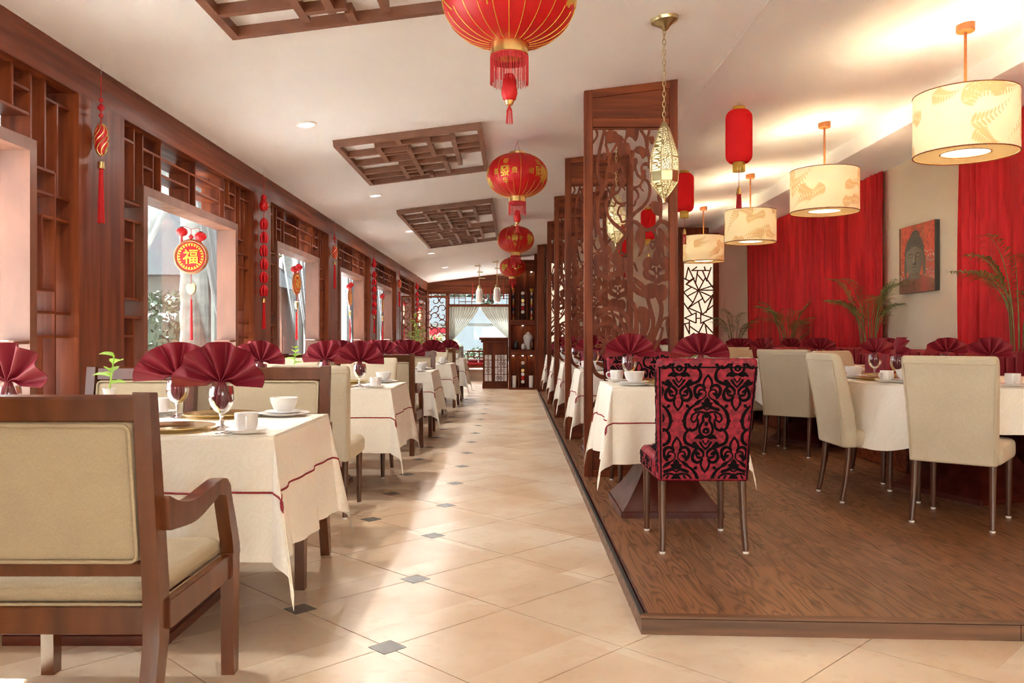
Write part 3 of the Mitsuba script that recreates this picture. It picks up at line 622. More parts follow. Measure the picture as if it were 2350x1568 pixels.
seats = [('front left', .275, -.765, .64, .77), ('left', -.785, -.115, 1, 0), ('rear left', -.545, .57, .6, -.8)]
# seat centres measured from the nearest table: (dx, dy) to the chair's own origin
for i, y in enumerate(RY):
    for nm, ox, oy, fx, fy in (('front left', -.55, -.85, .64, .77), ('left', -.79, -.16, 1, 0), ('rear left', -.46, .62, .60, -.80)):
        CREAM.place('upholstered_chair', at(RX + ox, y + oy, PLAT, face(0, 0, fx, fy)), f'cream upholstered chair at the {nm} of the {RTB[i]}', 'chair', 'cream chairs at the round tables')
# ------------------------------------------------------------------ tables, cloths, settings
def base_mesh(w, d, h):
    """a pedestal foot: square plate flowing up into a column with concave flanks"""
    s = [(0, 0, 0, w, d, .004), (0, 0, .035, w, d, .004), (0, 0, .036, w * .985, d * .985, .004)]
    for t in np.linspace(0, 1, 9):
        q = .26 + (.97 - .26) * (1 - t) ** 2.2
        s.append((0, 0, .036 + (h - .036) * t * .8, w * q, d * q, .004))
    s.append((0, 0, h, w * .26, d * .26, .004))
    return loft(s, 1)
def cloth_rect(a, b, h, over, seed=0, n=64):
    rg = np.random.default_rng(seed)
    def axis(L):
        return np.unique(np.concatenate([np.linspace(-L - over, -L, 26), np.linspace(-L, L, 30), np.linspace(L, L + over, 26)]))
    U, V_ = axis(a), axis(b); u, v = np.meshgrid(U, V_, indexing='ij')
    ph = rg.uniform(0, 6, 8)
    def drape(u, v):
        eu, ev = np.clip(u, -a, a), np.clip(v, -b, b); ou, ov = u - eu, v - ev
        r = np.hypot(ou, ov); phi = np.arctan2(np.abs(ov), np.abs(ou) + 1e-9)
        q = np.sin(2 * phi) ** 2
        rel = r / over
        side = np.where(np.abs(ou) > np.abs(ov), ev * 1.0 + ph[0], eu * 1.0 + ph[1])
        rip = (.022 * np.sin(side * 15) + .012 * np.sin(side * 31 + 2)) * np.clip(rel, 0, 1) * (1 - q) * np.clip(rel * 2, 0, 1)
        k = .05 + .17 * q + .05 * np.sin(4 * phi) ** 2
        ux, uy = np.where(r > 1e-9, ou / (r + 1e-9), 0), np.where(r > 1e-9, ov / (r + 1e-9), 0)
        fold = .09 * np.sin(4 * phi) * q * r
        x = eu + ux * (k * r + rip) + fold * -np.sign(ou) * np.abs(uy); y = ev + uy * (k * r + rip) + fold * np.sign(ov) * np.abs(ux)
        z = h - np.sqrt(np.maximum(r * r - (k * r) ** 2, 0)) * (1 - .04 * q) - .002 * (r > 1e-6)
        return np.stack([x, y, z], -1)
    P = drape(u, v); m = tri(P.reshape(-1, 3), grid_faces(len(U), len(V_)))
    d = .205; n = 60
    e = np.concatenate([np.stack([np.linspace(-a - d, a + d, n), np.full(n, -b - d)], -1)[:-1], np.stack([np.full(n, a + d), np.linspace(-b - d, b + d, n)], -1)[:-1],
                        np.stack([np.linspace(a + d, -a - d, n), np.full(n, b + d)], -1)[:-1], np.stack([np.full(n, -a - d), np.linspace(b + d, -b - d, n)], -1)[:-1]])
    return m, tube(drape(e[:, 0], e[:, 1]), .0042, 6, True)
def cloth_round(R, h, over, seed=0):
    rg = np.random.default_rng(seed); na = 180; a = np.arange(na) * 2 * PI / na
    def drape(r, a):
        o = np.maximum(r - R, 0); f = np.sin(a * 9 + rg_ph) * .5 + .5 * np.sin(a * 5 + 1.3)
        out = o * (.10 + .16 * f); zz = h - np.sqrt(np.maximum(o * o - out * out, 0)); rr = np.minimum(r, R) + out
        return np.stack([rr * np.cos(a), rr * np.sin(a), zz], -1)
    rg_ph = rg.uniform(0, 6)
    hem = over * (1 + .55 * np.abs(np.sin(2 * a + .6)) ** 3)
    rows = [np.full(na, r) for r in np.linspace(.02, R, 9)] + [R + hem * t for t in np.linspace(.04, 1, 16)]
    v = np.concatenate([drape(r, a) for r in rows]); f = grid_faces(len(rows), na, True)
    return tri(np.vstack([v, [[0, 0, h]]]), np.vstack([f, np.stack([np.arange(na), (np.arange(na) + 1) % na, np.full(na, len(v))], -1)]))
# settings
def cutlery(kind):
    if kind == 'spoon':
        hd = ell(0, .155, .019, .030); hn = stroke([(0, .0), (0, .06), (0, .13)], .016, .006, .007)
    elif kind == 'fork':
        hd = unary_union([blob([(-.011, .135), (.011, .135), (.012, .155), (-.012, .155)])] + [sbox(x - .0018, .15, x + .0018, .195) for x in (-.0105, -.0035, .0035, .0105)]); hn = stroke([(0, 0), (0, .06), (0, .14)], .016, .007, .007)
    else:
        hd = blob([(-.008, .105), (.008, .105), (.009, .18), (.002, .215), (-.006, .2)]); hn = stroke([(0, 0), (0, .06), (0, .11)], .014, .012, .011)
    m = extr(unary_union([hd, hn]).simplify(.0003), .0022); v, f = trimesh.remesh.subdivide_to_size(m.vertices, m.faces, .03); v = v.copy()
    y = v[:, 1]; v[:, 2] += .006 * np.exp(-((y - .11) / .03) ** 2) + (-.003 * np.clip(1 - ((y - .155) / .03) ** 2 - (v[:, 0] / .02) ** 2, 0, 1) if kind == 'spoon' else 0) + .003
    k = Kit(); k.add('', tri(v, f), 'steel', 20); return k
SPOON, FORK, KNIFE = cutlery('spoon'), cutlery('fork'), cutlery('knife')
PLATE = Kit(); PLATE.add('', lathe([(0, .004), (.095, .004), (.108, .010), (.150, .016), (.158, .0185), (.158, .016), (.11, .006), (.098, .0), (0, .0)], 56), 'gold_metal', 25)
SAUCER = Kit(); SAUCER.add('', lathe([(0, .005), (.03, .005), (.05, .009), (.074, .018), (.0755, .017), (.052, .006), (.03, .0), (0, .0)], 40), 'porcelain', 25)
UNDER = Kit(); UNDER.add('', lathe([(0, .005), (.06, .005), (.085, .010), (.112, .016), (.114, .0145), (.086, .006), (.06, .0), (0, 0)], 48), 'porcelain', 25)
CUP = Kit()
CUP.add('body', lathe([(0, .004), (.024, .004), (.034, .012), (.0385, .03), (.0395, .068), (.041, .070), (.042, .068), (.0412, .03), (.037, .010), (.026, .0), (0, .0)][::-1], 36), 'porcelain', 30)
CUP.add('handle', tube(spline([(.040, 0, .056), (.058, 0, .056), (.066, 0, .042), (.058, 0, .024), (.039, 0, .018)], 6), .0045, 8), 'porcelain', True)
BOWL = Kit()
BOWL.add('bowl', lathe([(0, .022), (.025, .022), (.044, .034), (.054, .058), (.058, .078), (.060, .079), (.0615, .077), (.0575, .056), (.047, .030), (.03, .016), (.03, .010), (0, .010)][::-1], 40), 'porcelain', 30)
BOWL.add('saucer', lathe([(0, .010), (.05, .010), (.084, .020), (.086, .018), (.052, .004), (0, .004)][::-1], 40), 'porcelain', 30)
GOB = Kit()
outer = [(.0, .0595), (.012, .0605), (.028, .072), (.041, .092), (.0475, .115), (.0465, .140), (.042, .1655)]
GOB.add('bowl', lathe((outer + [(.0415, .1662), (.0408, .1655), (.0452, .140), (.0462, .115), (.0396, .0925), (.0265, .0735), (.011, .0635), (0, .063)])[::-1], 40), 'solid_glass', True)
GOB.add('stem', lathe([(0, .0), (.036, .0), (.037, .002), (.030, .006), (.012, .011), (.0075, .02), (.011, .030), (.0065, .04), (.008, .05), (.011, .0585), (0, .059)][::-1], 28), 'solid_glass', True)
def napkin_kit(rh, rw, seed):
    """a fan-pleated napkin whose tail is bunched in the goblet; origin at the goblet's foot"""
    rg = np.random.default_rng(seed); k = Kit(); n, rows = 150, 16
    a = np.radians(np.linspace(-94, 94, n)); ph = rg.uniform(-.3, .3); wob = rg.uniform(-1, 1, 3)
    R = 1 / np.sqrt((np.cos(a) / rh) ** 2 + (np.sin(a) / rw) ** 2)
    R *= 1 + .012 * np.sin(3 * a + wob[0])
    w = a / a[-1] * 5.3 * PI + ph
    pl = np.sin(w) + .08 * np.sin(2 * w + wob[2])
    top, P = 0.168, []
    for q in np.linspace(0.02, 1, rows):
        env = (.004 + .024 * q ** .6) * (.5 + .5 * np.cos(a * .8)); 
        aa = a * (.35 + .65 * min(1, q * 3.2))
        x = R * q * np.sin(aa); z = top + R * q * np.cos(aa) + .006 * (np.abs(a) / a[-1]) ** 6 * q
        y = env * pl + .012 * q * q * wob[1] - .02 * q * q
        P.append(np.stack([x, y, z], -1))
    P = np.array(P); th = .0012
    f = grid_faces(rows, n); v0 = P.reshape(-1, 3); m = tri(v0, f); nv = np.array(m.vertex_normals)
    v = np.vstack([v0 + nv * th, v0 - nv * th]); N = len(v0)
    rim = np.concatenate([np.arange(n) + (rows - 1) * n, (np.arange(rows - 2, -1, -1)) * n + n - 1, np.arange(n - 2, -1, -1), np.arange(1, rows - 1) * n])
    r2 = np.roll(rim, -1)
    F = np.vstack([f, f[:, ::-1] + N, np.stack([rim, r2, r2 + N], -1), np.stack([rim, r2 + N, rim + N], -1)])
    k.add('fan', tri(v, F), 'napkin_cloth', True)
    na = 72; t = np.arange(na) * 2 * PI / na; prof = [(.013, .178), (.019, .160), (.026, .138), (.033, .115), (.029, .094), (.016, .077), (.002, .072)]
    v = np.vstack([np.stack([(r * (1 + .13 * np.sin(11 * t + i * .5))) * np.cos(t), .85 * (r * (1 + .13 * np.sin(11 * t + i * .5))) * np.sin(t), np.full(na, z)], -1) for i, (r, z) in enumerate(prof)])
    k.add('tail', tri(v, grid_faces(len(prof), na, True)), 'napkin_cloth', True)
    return k
NAPL = [napkin_kit(.165, .178, s) for s in (1, 2, 3)]
NAPR = [napkin_kit(.142, .172, s) for s in (4, 5, 6)]
NAPT = [napkin_kit(.118, .160, s) for s in (7, 8, 9)]
VASE = Kit()
VASE.add('vase', lathe([(0, 0), (.03, 0), (.032, .004), (.022, .03), (.016, .07), (.017, .10), (.024, .142), (.026, .145), (.022, .142), (.014, .10), (0, .10)][::-1], 28), 'porcelain', True)
def leaf_mesh(p, d, up, L, w, n=7):
    d = np.array(d, float) / np.linalg.norm(d); up = np.array(up, float); sd = np.cross(d, up); sd /= np.linalg.norm(sd) + 1e-9; nn = np.cross(sd, d); v = []
    for t in np.linspace(0, 1, n):
        ww = w * math.sin(PI * min(t * 1.0, 1) ** .7) * .5 + 1e-4
        c = np.array(p) + d * L * t - nn * 0 + np.array([0, 0, -1]) * .25 * L * t * t
        v += [c - sd * ww + nn * ww * .5, c, c + sd * ww + nn * ww * .5]
    return tri(v, grid_faces(n, 3))
def sprig_kit(seed, h=.30):
    rg = np.random.default_rng(seed); k = Kit()
    for q, d, lab in VASE.parts[0:0]: pass
    k.parts += VASE.parts; k.names |= VASE.names
    st = spline([(0, 0, .1), (.004, 0, .16), (.012, .004, .22), (.02, 0, h - .03)], 6)
    k.add('stalk', tube(st, .0035, 6), 'leaf_bright')
    for q in range(5):
        t = .35 + .62 * q / 4; p = st[int(t * (len(st) - 1))]; a = 2.4 * q + rg.uniform(0, 1)
        k.add('leaf', leaf_mesh(p, (math.cos(a), math.sin(a) * .6, .35), (0, 0, 1), rg.uniform(.06, .10), .06), 'leaf_bright', True)
    return k
SPRIG_TALL, SPRIG_LOW = sprig_kit(3, .31), sprig_kit(4, .20)
def seat(x, y, z, deg, where, nap, full=True, nap_turn=0.0, cups=True, gold=True, mirror=False, bowls=True):
    """one place setting; faces +y when deg = 0"""
    c, s = math.cos(math.radians(deg)), math.sin(math.radians(deg)); mx = -1 if mirror else 1
    def w(lx, ly): return x + c * lx * mx - s * ly, y + s * lx * mx + c * ly
    gx, gy = w(.175, .04)
    GOB.place('goblet', at(gx, gy, z), f'clear stemmed goblet, {where}', 'goblet', 'goblets holding the napkins')
    nap.place('fan_napkin', at(gx, gy, z + .001, nap_turn), f'burgundy napkin folded as a fan, {where}', 'napkin', 'burgundy fan napkins')
    if gold: PLATE.place('gold_plate', at(*w(0, 0), z), f'shiny gold charger plate, {where}', 'plate', 'gold charger plates')
    if cups:
        cx_, cy_ = w(.315, -.10)
        SAUCER.place('saucer', at(cx_, cy_, z), f'white saucer under the cup, {where}', 'saucer', 'white saucers')
        CUP.place('coffee_cup', at(cx_, cy_, z + .006, deg - 70), f'white coffee cup, {where}', 'cup', 'white coffee cups')
    if bowls:
        bx_, by_ = w(-.27, -.05)
        UNDER.place('side_plate', at(bx_, by_, z), f'white side plate under the bowl, {where}', 'plate', 'white side plates')
        BOWL.place('soup_bowl', at(bx_, by_, z + .004), f'white soup bowl, {where}', 'bowl', 'white soup bowls')
    if full:
        for kit, nm, lx, rr in ((SPOON, 'spoon', .225, -14), (KNIFE, 'knife', .255, -12), (FORK, 'fork', -.165, 4)):
            qx, qy = w(lx, -.145); kit.place(nm, at(qx, qy, z, deg + rr * mx), f'steel {nm}, {where}', nm, f'steel {nm}s')
TOP = .76
lcx, lcy = (TX0 + TX1) / 2, TD / 2
lw = TX1 - TX0
rcl, rtrim = cloth_rect(lw / 2, TD / 2, .762, .455, 3)
LEFT_CLOTH = Kit(); LEFT_CLOTH.add('linen', rcl, 'table_linen', True); LEFT_CLOTH.add('red_trim', rtrim, 'red_thread', label='thin red braid line')
LEFT_TABLE = Kit()
LEFT_TABLE.add('tabletop', bx(-lw / 2 + .012, lw / 2 - .012, -TD / 2 + .012, TD / 2 - .012, .72, .757, .006), 'wood_mahogany', False)
LEFT_TABLE.add('pedestal', mov(base_mesh(.60, .62, .72), 0, -.13, 0), 'wood_mahogany', 20)
for i, y0 in enumerate(TY):
    cy_ = y0 + lcy
    LEFT_TABLE.place('dining_table', at(lcx, cy_), f'mahogany pedestal table hidden under a cloth: {TBL[i]}', 'table', 'pedestal tables along the windows')
    LEFT_CLOTH.place('tablecloth', at(lcx, cy_), f'cream cloth with red line draped over the {TBL[i]}', 'tablecloth', 'cream cloths on the window tables')
    r = np.random.default_rng(i)
    seat(-1.30, y0 + .15, .764, 0, f'near aisle seat of the {TBL[i]}', NAPL[i % 3], i < 2, (-4, 8, -6, 5, 0)[i])
    seat(-1.31, y0 + .70, .764, 180, f'far aisle seat of the {TBL[i]}', NAPL[(i + 1) % 3], i < 2, (18, -10, 12, -5, 8)[i])
    seat(-2.12 if i == 0 else -2.02, y0 + .15, .764, 0, f'near wall seat of the {TBL[i]}', NAPL[(i + 2) % 3], False, (-14, 6, 10, -8, 0)[i], cups=False, gold=i < 2, bowls=False)
    if i: seat(-1.86, y0 + .70, .764, 180, f'far wall seat of the {TBL[i]}', NAPL[i % 3], False, (10, -8, 14, 6, 0)[i], cups=False, gold=i < 1, bowls=False)
    if i < 2: SPRIG_TALL.place('bud_vase', at(-1.66, y0 + .40, .764, 40 * i), f'green leafy sprig in a white bud vase on the {TBL[i]}', 'vase', 'white bud vases with sprigs')
bcl, btrim = cloth_rect(.355, .355, .762, .44, 8)
BOOTH_CLOTH = Kit(); BOOTH_CLOTH.add('linen', bcl, 'table_linen', True); BOOTH_CLOTH.add('red_trim', btrim, 'red_thread', label='thin red braid line')
BOOTH_TABLE = Kit()
BOOTH_TABLE.add('tabletop', bx(-.343, .343, -.343, .343, .72, .757, .006), 'wood_mahogany', False)
BOOTH_TABLE.add('pedestal', base_mesh(.60, .66, .72), 'wood_mahogany', 20)
for i, y in enumerate(BY):
    BOOTH_TABLE.place('booth_table', at(BX, y, PLAT), f'square pedestal table hidden under a cloth: {BTH[i]}', 'table', 'pedestal tables in the booths')
    BOOTH_CLOTH.place('tablecloth', at(BX, y, PLAT), f'cream cloth with red line on the {BTH[i]}', 'tablecloth', 'cream cloths on the booth tables')
    if i < 4:
        seat(.945, y - .20, PLAT + .764, 0, f'near side of the {BTH[i]}', NAPR[i % 3], i < 1, (-20, 6, 8, 0)[i], cups=False, bowls=False)
        seat(.90, y + .13, PLAT + .764, 180, f'far side of the {BTH[i]}', NAPR[(i + 1) % 3], False, (10, -6, 4, 0)[i], cups=False, bowls=False)
        zt = PLAT + .764
        wh = BTH[i]
        UNDER.place('side_plate', at(.715, y - .20, zt), f'white side plate under the bowl, aisle corner of the {wh}', 'plate', 'white side plates')
        BOWL.place('soup_bowl', at(.715, y - .20, zt + .004), f'white soup bowl, aisle corner of the {wh}', 'bowl', 'white soup bowls')
        SAUCER.place('saucer', at(.66, y + .20, zt), f'white saucer under the cup, aisle side of the {wh}', 'saucer', 'white saucers')
        CUP.place('coffee_cup', at(.66, y + .20, zt + .006, 180), f'white coffee cup, aisle side of the {wh}', 'cup', 'white coffee cups')
    if i < 2: SPRIG_LOW.place('bud_vase', at(1.12, y + .02, PLAT + .764, 70), f'green sprig in a white bud vase on the {BTH[i]}', 'vase', 'white bud vases with sprigs')
RR = .93
rcl = cloth_round(RR, .762, .27, 2)
ROUND_CLOTH = Kit(); ROUND_CLOTH.add('linen', rcl, 'table_linen', True)
ROUND_TABLE = Kit()
ROUND_TABLE.add('tabletop', mov(lathe([(0, 0), (RR - .02, 0), (RR - .016, .004), (RR - .016, .032), (RR - .02, .036), (0, .036)], 72), z=.72), 'wood_mahogany', 30)
ROUND_TABLE.add('pedestal', rot(base_mesh(.72, .72, .722), 20), 'wood_mahogany', 20)
for i, y in enumerate(RY):
    ROUND_TABLE.place('round_table', at(RX, y, PLAT), f'mahogany pedestal table hidden under a cloth: {RTB[i]}', 'table', 'round tables')
    ROUND_CLOTH.place('round_tablecloth', at(RX, y, PLAT, 25 * i), f'cream cloth hanging over the {RTB[i]}', 'tablecloth', 'cloths on the round tables')
    for q, nm in enumerate(('front left', 'left', 'rear left', 'rear right', 'right', 'front right')):
        t = math.radians((-128, 182, 125, 62, 8, -62)[q]); rr = .66
        x_, y_ = RX + rr * math.cos(t), y + rr * math.sin(t); dg = math.degrees(t) + 90
        seat(x_, y_, PLAT + .764, dg, f'{nm} seat of the {RTB[i]}', NAPT[(q + i) % 3], False, (4, 78, 20, -8, 62, 6)[q], cups=q in (0, 1, 5), gold=i < 2, bowls=q in (0, 1) )
    if i < 2: SPRIG_LOW.place('bud_vase', at(RX + .03, y + .02, PLAT + .764, 120), f'green leaves in a white bud vase on the {RTB[i]}', 'vase', 'white bud vases with sprigs')
# ------------------------------------------------------------------ carved screens between the booths
def mir(g, x=445): return affinity.scale(g, -1, 1, origin=(x, 0))
def carved_drawing():
    """scrolling flowers and leaves; x 0..890 to the right, y 0..3668 downwards"""
    P = []
    P += [stroke([(545, -10), (615, 110), (638, 250), (660, 340), (682, 455), (728, 590), (800, 705)], 28, 34), stroke([(672, -10), (642, 100), (640, 210)], 26), stroke([(640, 150), (662, 112), (698, 108)], 16, 30), ell(692, 142, 26, 40),
          stroke([(425, -10), (384, 130), (372, 270)], 24, 20), blob([(405, -10), (525, -10), (532, 95), (502, 150), (464, 110), (428, 92), (392, 124)]), ell(412, 262, 22, 36), stroke([(372, 270), (385, 300), (420, 290)], 16),
          stroke([(470, 480), (466, 360), (488, 262), (540, 222), (600, 250), (630, 300)], 18, 40, 30), blob([(540, 215), (610, 250), (632, 305), (585, 352), (558, 300), (508, 272)]),
          ell(502, 385, 24, 44), stroke([(502, 400), (500, 470), (528, 540), (572, 572)], 22, 30), stroke([(500, 470), (470, 490), (450, 520)], 16),
          stroke([(575, 520), (572, 450), (602, 412), (650, 420), (690, 500), (740, 620)], 18, 24, 34), ell(598, 510, 24, 34), ell(592, 555, 34, 30),
          stroke([(585, 580), (640, 610), (668, 690), (655, 800), (595, 895), (505, 970), (420, 1050)], 26, 44, 32), stroke([(590, 590), (556, 650), (505, 682), (440, 672)], 26, 22), stroke([(556, 650), (566, 700), (598, 728)], 24, 4),
          stroke([(455, 700), (512, 718), (536, 790), (506, 832), (486, 892), (446, 882)], 20), stroke([(455, 600), (480, 600), (470, 630)], 26),
          stroke([(795, 700), (818, 770), (800, 850), (792, 960), (790, 1060)], 30, 30), blob([(652, 892), (712, 840), (772, 868), (798, 950), (790, 1000), (742, 1004), (698, 956), (680, 905)]), blob([(775, 720), (812, 742), (812, 830), (780, 870), (756, 820), (756, 760)]),
          blob([(890, 720), (846, 760), (832, 820), (846, 880), (842, 830), (890, 860)]),
          stroke([(380, 1130), (430, 1088), (500, 1082), (556, 1130), (610, 1172), (680, 1166), (740, 1130), (775, 1080), (840, 1084), (895, 1140)], 40, 44),
          blob([(560, 1145), (510, 1205), (500, 1290), (545, 1385), (530, 1470), (516, 1492), (566, 1458), (606, 1340), (612, 1215)]), stroke([(715, 1195), (742, 1260), (728, 1350), (700, 1388), (676, 1350), (684, 1302), (706, 1312)], 30, 18),
          blob([(765, 1150), (820, 1190), (872, 1282), (895, 1378), (846, 1352), (822, 1330), (838, 1478), (800, 1420), (770, 1290)]), stroke([(790, 1200), (782, 1330), (756, 1470), (742, 1560)], 48, 70)]
    flower = unary_union([ell(645, 1555, 62, 74, 20), ell(655, 1680, 66, 80, -30), ell(745, 1490, 46, 90), ell(848, 1560, 64, 80, -15), ell(845, 1690, 64, 84, 25), ell(745, 1700, 90, 100)])
    holes = unary_union([ell(743, 1585, 14, 84), ell(688, 1668, 46, 24, 35), ell(812, 1664, 46, 24, -35), ell(745, 1712, 15, 22), ell(716, 1818, 14, 62, -22), ell(792, 1828, 14, 60, 24)])
    P += [flower.difference(holes), ell(690, 1860, 90, 70), ell(800, 1900, 70, 100), blob([(590, 1880), (700, 1840), (780, 1900), (720, 1960), (640, 1960)]),
          stroke([(420, 1500), (415, 1620), (440, 1780), (520, 1880), (620, 1930)], 50, 70), stroke([(520, 1650), (480, 1560), (440, 1610), (432, 1720), (480, 1800)], 20, 26, 40), blob([(476, 1715), (530, 1748), (596, 1800), (640, 1880), (600, 1880), (540, 1830), (490, 1780)]),
          stroke([(400, 1950), (480, 2040), (510, 2180), (512, 2330), (505, 2480)], 44, 60, 50), stroke([(630, 1930), (672, 2080), (706, 2210), (690, 2340), (628, 2460), (600, 2560)], 40, 50),
          blob([(536, 2065), (630, 2080), (672, 2190), (648, 2340), (590, 2420), (556, 2380), (566, 2260), (608, 2330), (610, 2350), (560, 2270), (538, 2170)]), stroke([(765, 1960), (800, 2060), (788, 2190), (745, 2330), (686, 2480), (660, 2570)], 46, 50),
          stroke([(890, 2190), (846, 2190), (800, 2240), (790, 2300)], 30, 20), blob([(895, 2190), (852, 2222), (858, 2330), (872, 2410), (895, 2425)]), stroke([(815, 2310), (790, 2420), (745, 2510), (690, 2570)], 24, 46)]
    # rosette in a ring, lower left
    ro = [stroke(spline([(165 + 195 * math.cos(t), 2500 + 250 * math.sin(t)) for t in np.linspace(-2.6, 2.1, 14)], 2), 40, 44, n=2), ell(160, 2500, 40, 44)]
    for q in range(7): ro.append(ell(160 + 78 * math.cos(q * .9 + .3), 2500 + 88 * math.sin(q * .9 + .3), 58, 24, math.degrees(q * .9 + .3)))
    ro = [unary_union(ro).difference(unary_union([ell(160, 2500, 9, 14)] + [ell(160 + 84 * math.cos(q * .9 + .3), 2500 + 92 * math.sin(q * .9 + .3), 26, 6, math.degrees(q * .9 + .3)) for q in range(7)]))]
    ro += [stroke([(-10, 2330), (70, 2200), (190, 2140), (300, 2180), (370, 2300), (400, 2440)], 26, 40), stroke([(240, 2480), (235, 2360), (280, 2310), (330, 2360), (330, 2450), (285, 2480), (268, 2430)], 34, 24), stroke([(-10, 2200), (60, 2120), (200, 2080), (330, 2110), (420, 2220), (450, 2400), (430, 2560)], 40, 70),
           stroke([(-10, 2700), (40, 2830), (140, 2880), (240, 2840), (260, 2740)], 40, 60), stroke([(160, 2870), (165, 2960), (150, 3100)], 56, 44), stroke([(430, 2540), (390, 2700), (300, 2800), (240, 2840)], 60, 40)]
    P += ro
    # left half of the upper part: the same growth reversed and shifted, as carved screens repeat it
    up = unary_union(P[:22]); P.append(affinity.translate(mir(up), -60, 190).intersection(sbox(-20, 100, 445, 1500)))
    P.append(affinity.translate(mir(unary_union([flower.difference(holes)])), 40, -40)); P.append(stroke([(160, 1500), (110, 1320), (70, 1150), (60, 900), (110, 700), (60, 480), (90, 240), (150, -10)], 44, 34)); P.append(stroke([(30, -10), (60, 80), (-10, 190)], 24))
    P.append(stroke([(150, 60), (250, 70), (330, 130)], 30, 70)); P.append(blob([(180, 30), (270, 40), (330, 130), (312, 190), (262, 160), (205, 170), (150, 150)]))
    P += [stroke([(190, 1850), (230, 1960), (330, 2040), (420, 2060)], 60, 40), stroke([(130, 1860), (60, 1980), (-10, 2060)], 40, 30), stroke([(250, 1480), (330, 1330), (420, 1200), (470, 1080)], 40, 30), stroke([(300, 1700), (370, 1650), (400, 1560), (360, 1500)], 30, 44)]
    # bottom
    low = [stroke([(505, 2480), (520, 2700), (470, 2900), (380, 3060), (330, 3300), (360, 3700)], 60, 70), stroke([(600, 2560), (640, 2740), (720, 2860), (800, 2880), (850, 2810), (800, 2750), (750, 2790)], 46, 24), stroke([(660, 2570), (760, 2650), (895, 2680)], 50, 40),
           stroke([(470, 2900), (580, 3000), (700, 3060), (760, 3180), (700, 3280), (610, 3240), (630, 3160)], 44, 26), stroke([(760, 3180), (840, 3300), (840, 3480), (760, 3700)], 36, 44), stroke([(330, 3300), (200, 3220), (110, 3260), (90, 3370), (170, 3410), (220, 3350)], 44, 24), stroke([(150, 3100), (60, 3140), (-10, 3240)], 44, 30),
           stroke([(355, 3480), (480, 3420), (600, 3440), (660, 3540), (590, 3610), (510, 3560)], 44, 26), stroke([(90, 3370), (40, 3500), (60, 3700)], 34, 44), stroke([(710, 3060), (800, 3020), (895, 3040)], 40, 30)]
    P += low
    g = unary_union(P).buffer(5).buffer(-5)
    g = unary_union([g.intersection(sbox(0, 0, 890, 3668)), sbox(0, 0, 890, 14).union(sbox(0, 3650, 890, 3668)).union(sbox(0, 0, 9, 3668)).union(sbox(881, 0, 890, 3668))])
    return affinity.affine_transform(g.simplify(2.2), [.000657, 0, 0, -.000657, 0, 2.71])
SX0, SX1 = .53, 1.235
fret = carved_drawing(); fret = max(getattr(fret, 'geoms', [fret]), key=lambda g: g.area)
fret_mesh = to_xz(mov(extr(fret, .020), .592), -.010)
SCR = Kit()
def zc_box(x0, x1, y0, y1, z0, t1):
    m = bx(x0, x1, y0, y1, z0, z0 + 1); v = m.vertices.copy(); hi = v[:, 2] > z0 + .5; v[hi, 2] = ceil_z(v[hi, 0]) + t1; m.vertices = v; return m
SCR.add('post', zc_box(SX0, .592, -.035, .035, PLAT, -.001), 'wood_upright', False)
SCR.add('post', zc_box(1.175, SX1, -.035, .035, PLAT, -.001), 'wood_upright', False)
m = bx(.592, 1.175, -.03, .03, 0, 1); v = m.vertices.copy(); v[:, 2] = ceil_z(v[:, 0]) + np.where(v[:, 2] > .5, -.001, -.06); m.vertices = v
SCR.add('top_rail', m, 'wood_crosswise', False)
SCR.add('rail', bx(.592, 1.175, -.03, .03, 2.71, 2.785, .004), 'wood_crosswise', False)
SCR.add('top_panel', zc_box(.592, 1.175, -.012, .012, 2.785, -.05), 'wood_crosswise', False, label='solid recessed panel above the carving')
SCR.add('fretwork', fret_mesh, 'wood_fretwork', False, label='pierced carving of scrolling flowers and leaves')
SCR.add('rail', bx(.592, 1.175, -.03, .03, .255, .31, .004), 'wood_crosswise', False)
SCR.add('bottom_panel', bx(.592, 1.175, -.012, .012, .12, .255), 'wood_crosswise', False)
SCR.add('rail', bx(.592, 1.175, -.03, .03, PLAT, .12, .004), 'wood_crosswise', False)
for i, y in enumerate((6.30, 8.65, 10.97, 13.30)):
    SCR.place('carved_screen', at(0, y), f'tall brown carved wood screen with solid top panel, {ORD[i]} from the camera', 'screen', 'carved screens between the booths')

# low scroll screen with a leafy plant before it, near the far windows
sc = []
rg = np.random.default_rng(8)
W_, H_ = .90, 1.72
for ix in range(6):
    for iz in range(11):
        cx_, cz_ = .075 + ix * .15, .08 + iz * .156; a0 = rg.uniform(0, 6.28); sg = 1 if (ix + iz) % 2 else -1
        th = np.linspace(0, 5.2, 14); r_ = .088 * (1 - th / 7.8)
        sc.append(stroke(np.stack([cx_ + r_ * np.cos(a0 + sg * th), cz_ + r_ * np.sin(a0 + sg * th)], -1), .014, .010, n=2))
sc = unary_union(sc).intersection(sbox(0, 0, W_, H_)); sc = unary_union([sc.buffer(.006).buffer(-.004), sbox(0, 0, W_, H_).difference(sbox(.012, .012, W_ - .012, H_ - .012))]).simplify(.0015)
k = Kit(); k.add('fretwork', to_xz(mov(extr(sc, .016), -2.30, .25), 17.06), 'wood_fretwork', False, label='pierced panel of ring-shaped scrolls')
for x in (-2.325, -1.40): k.add('post', bx(x, x + .035, 17.05, 17.09, 0, 2.0), 'wood_upright', False)
k.add('rail', bx(-2.30, -1.40, 17.05, 17.09, 1.965, 2.0), 'wood_crosswise', False); k.add('rail', bx(-2.30, -1.40, 17.05, 17.09, .2, .25), 'wood_crosswise', False)
k.place('scroll_screen', at(0, 0), 'low fretwork screen of ring scrolls beside the farthest window table', 'screen')

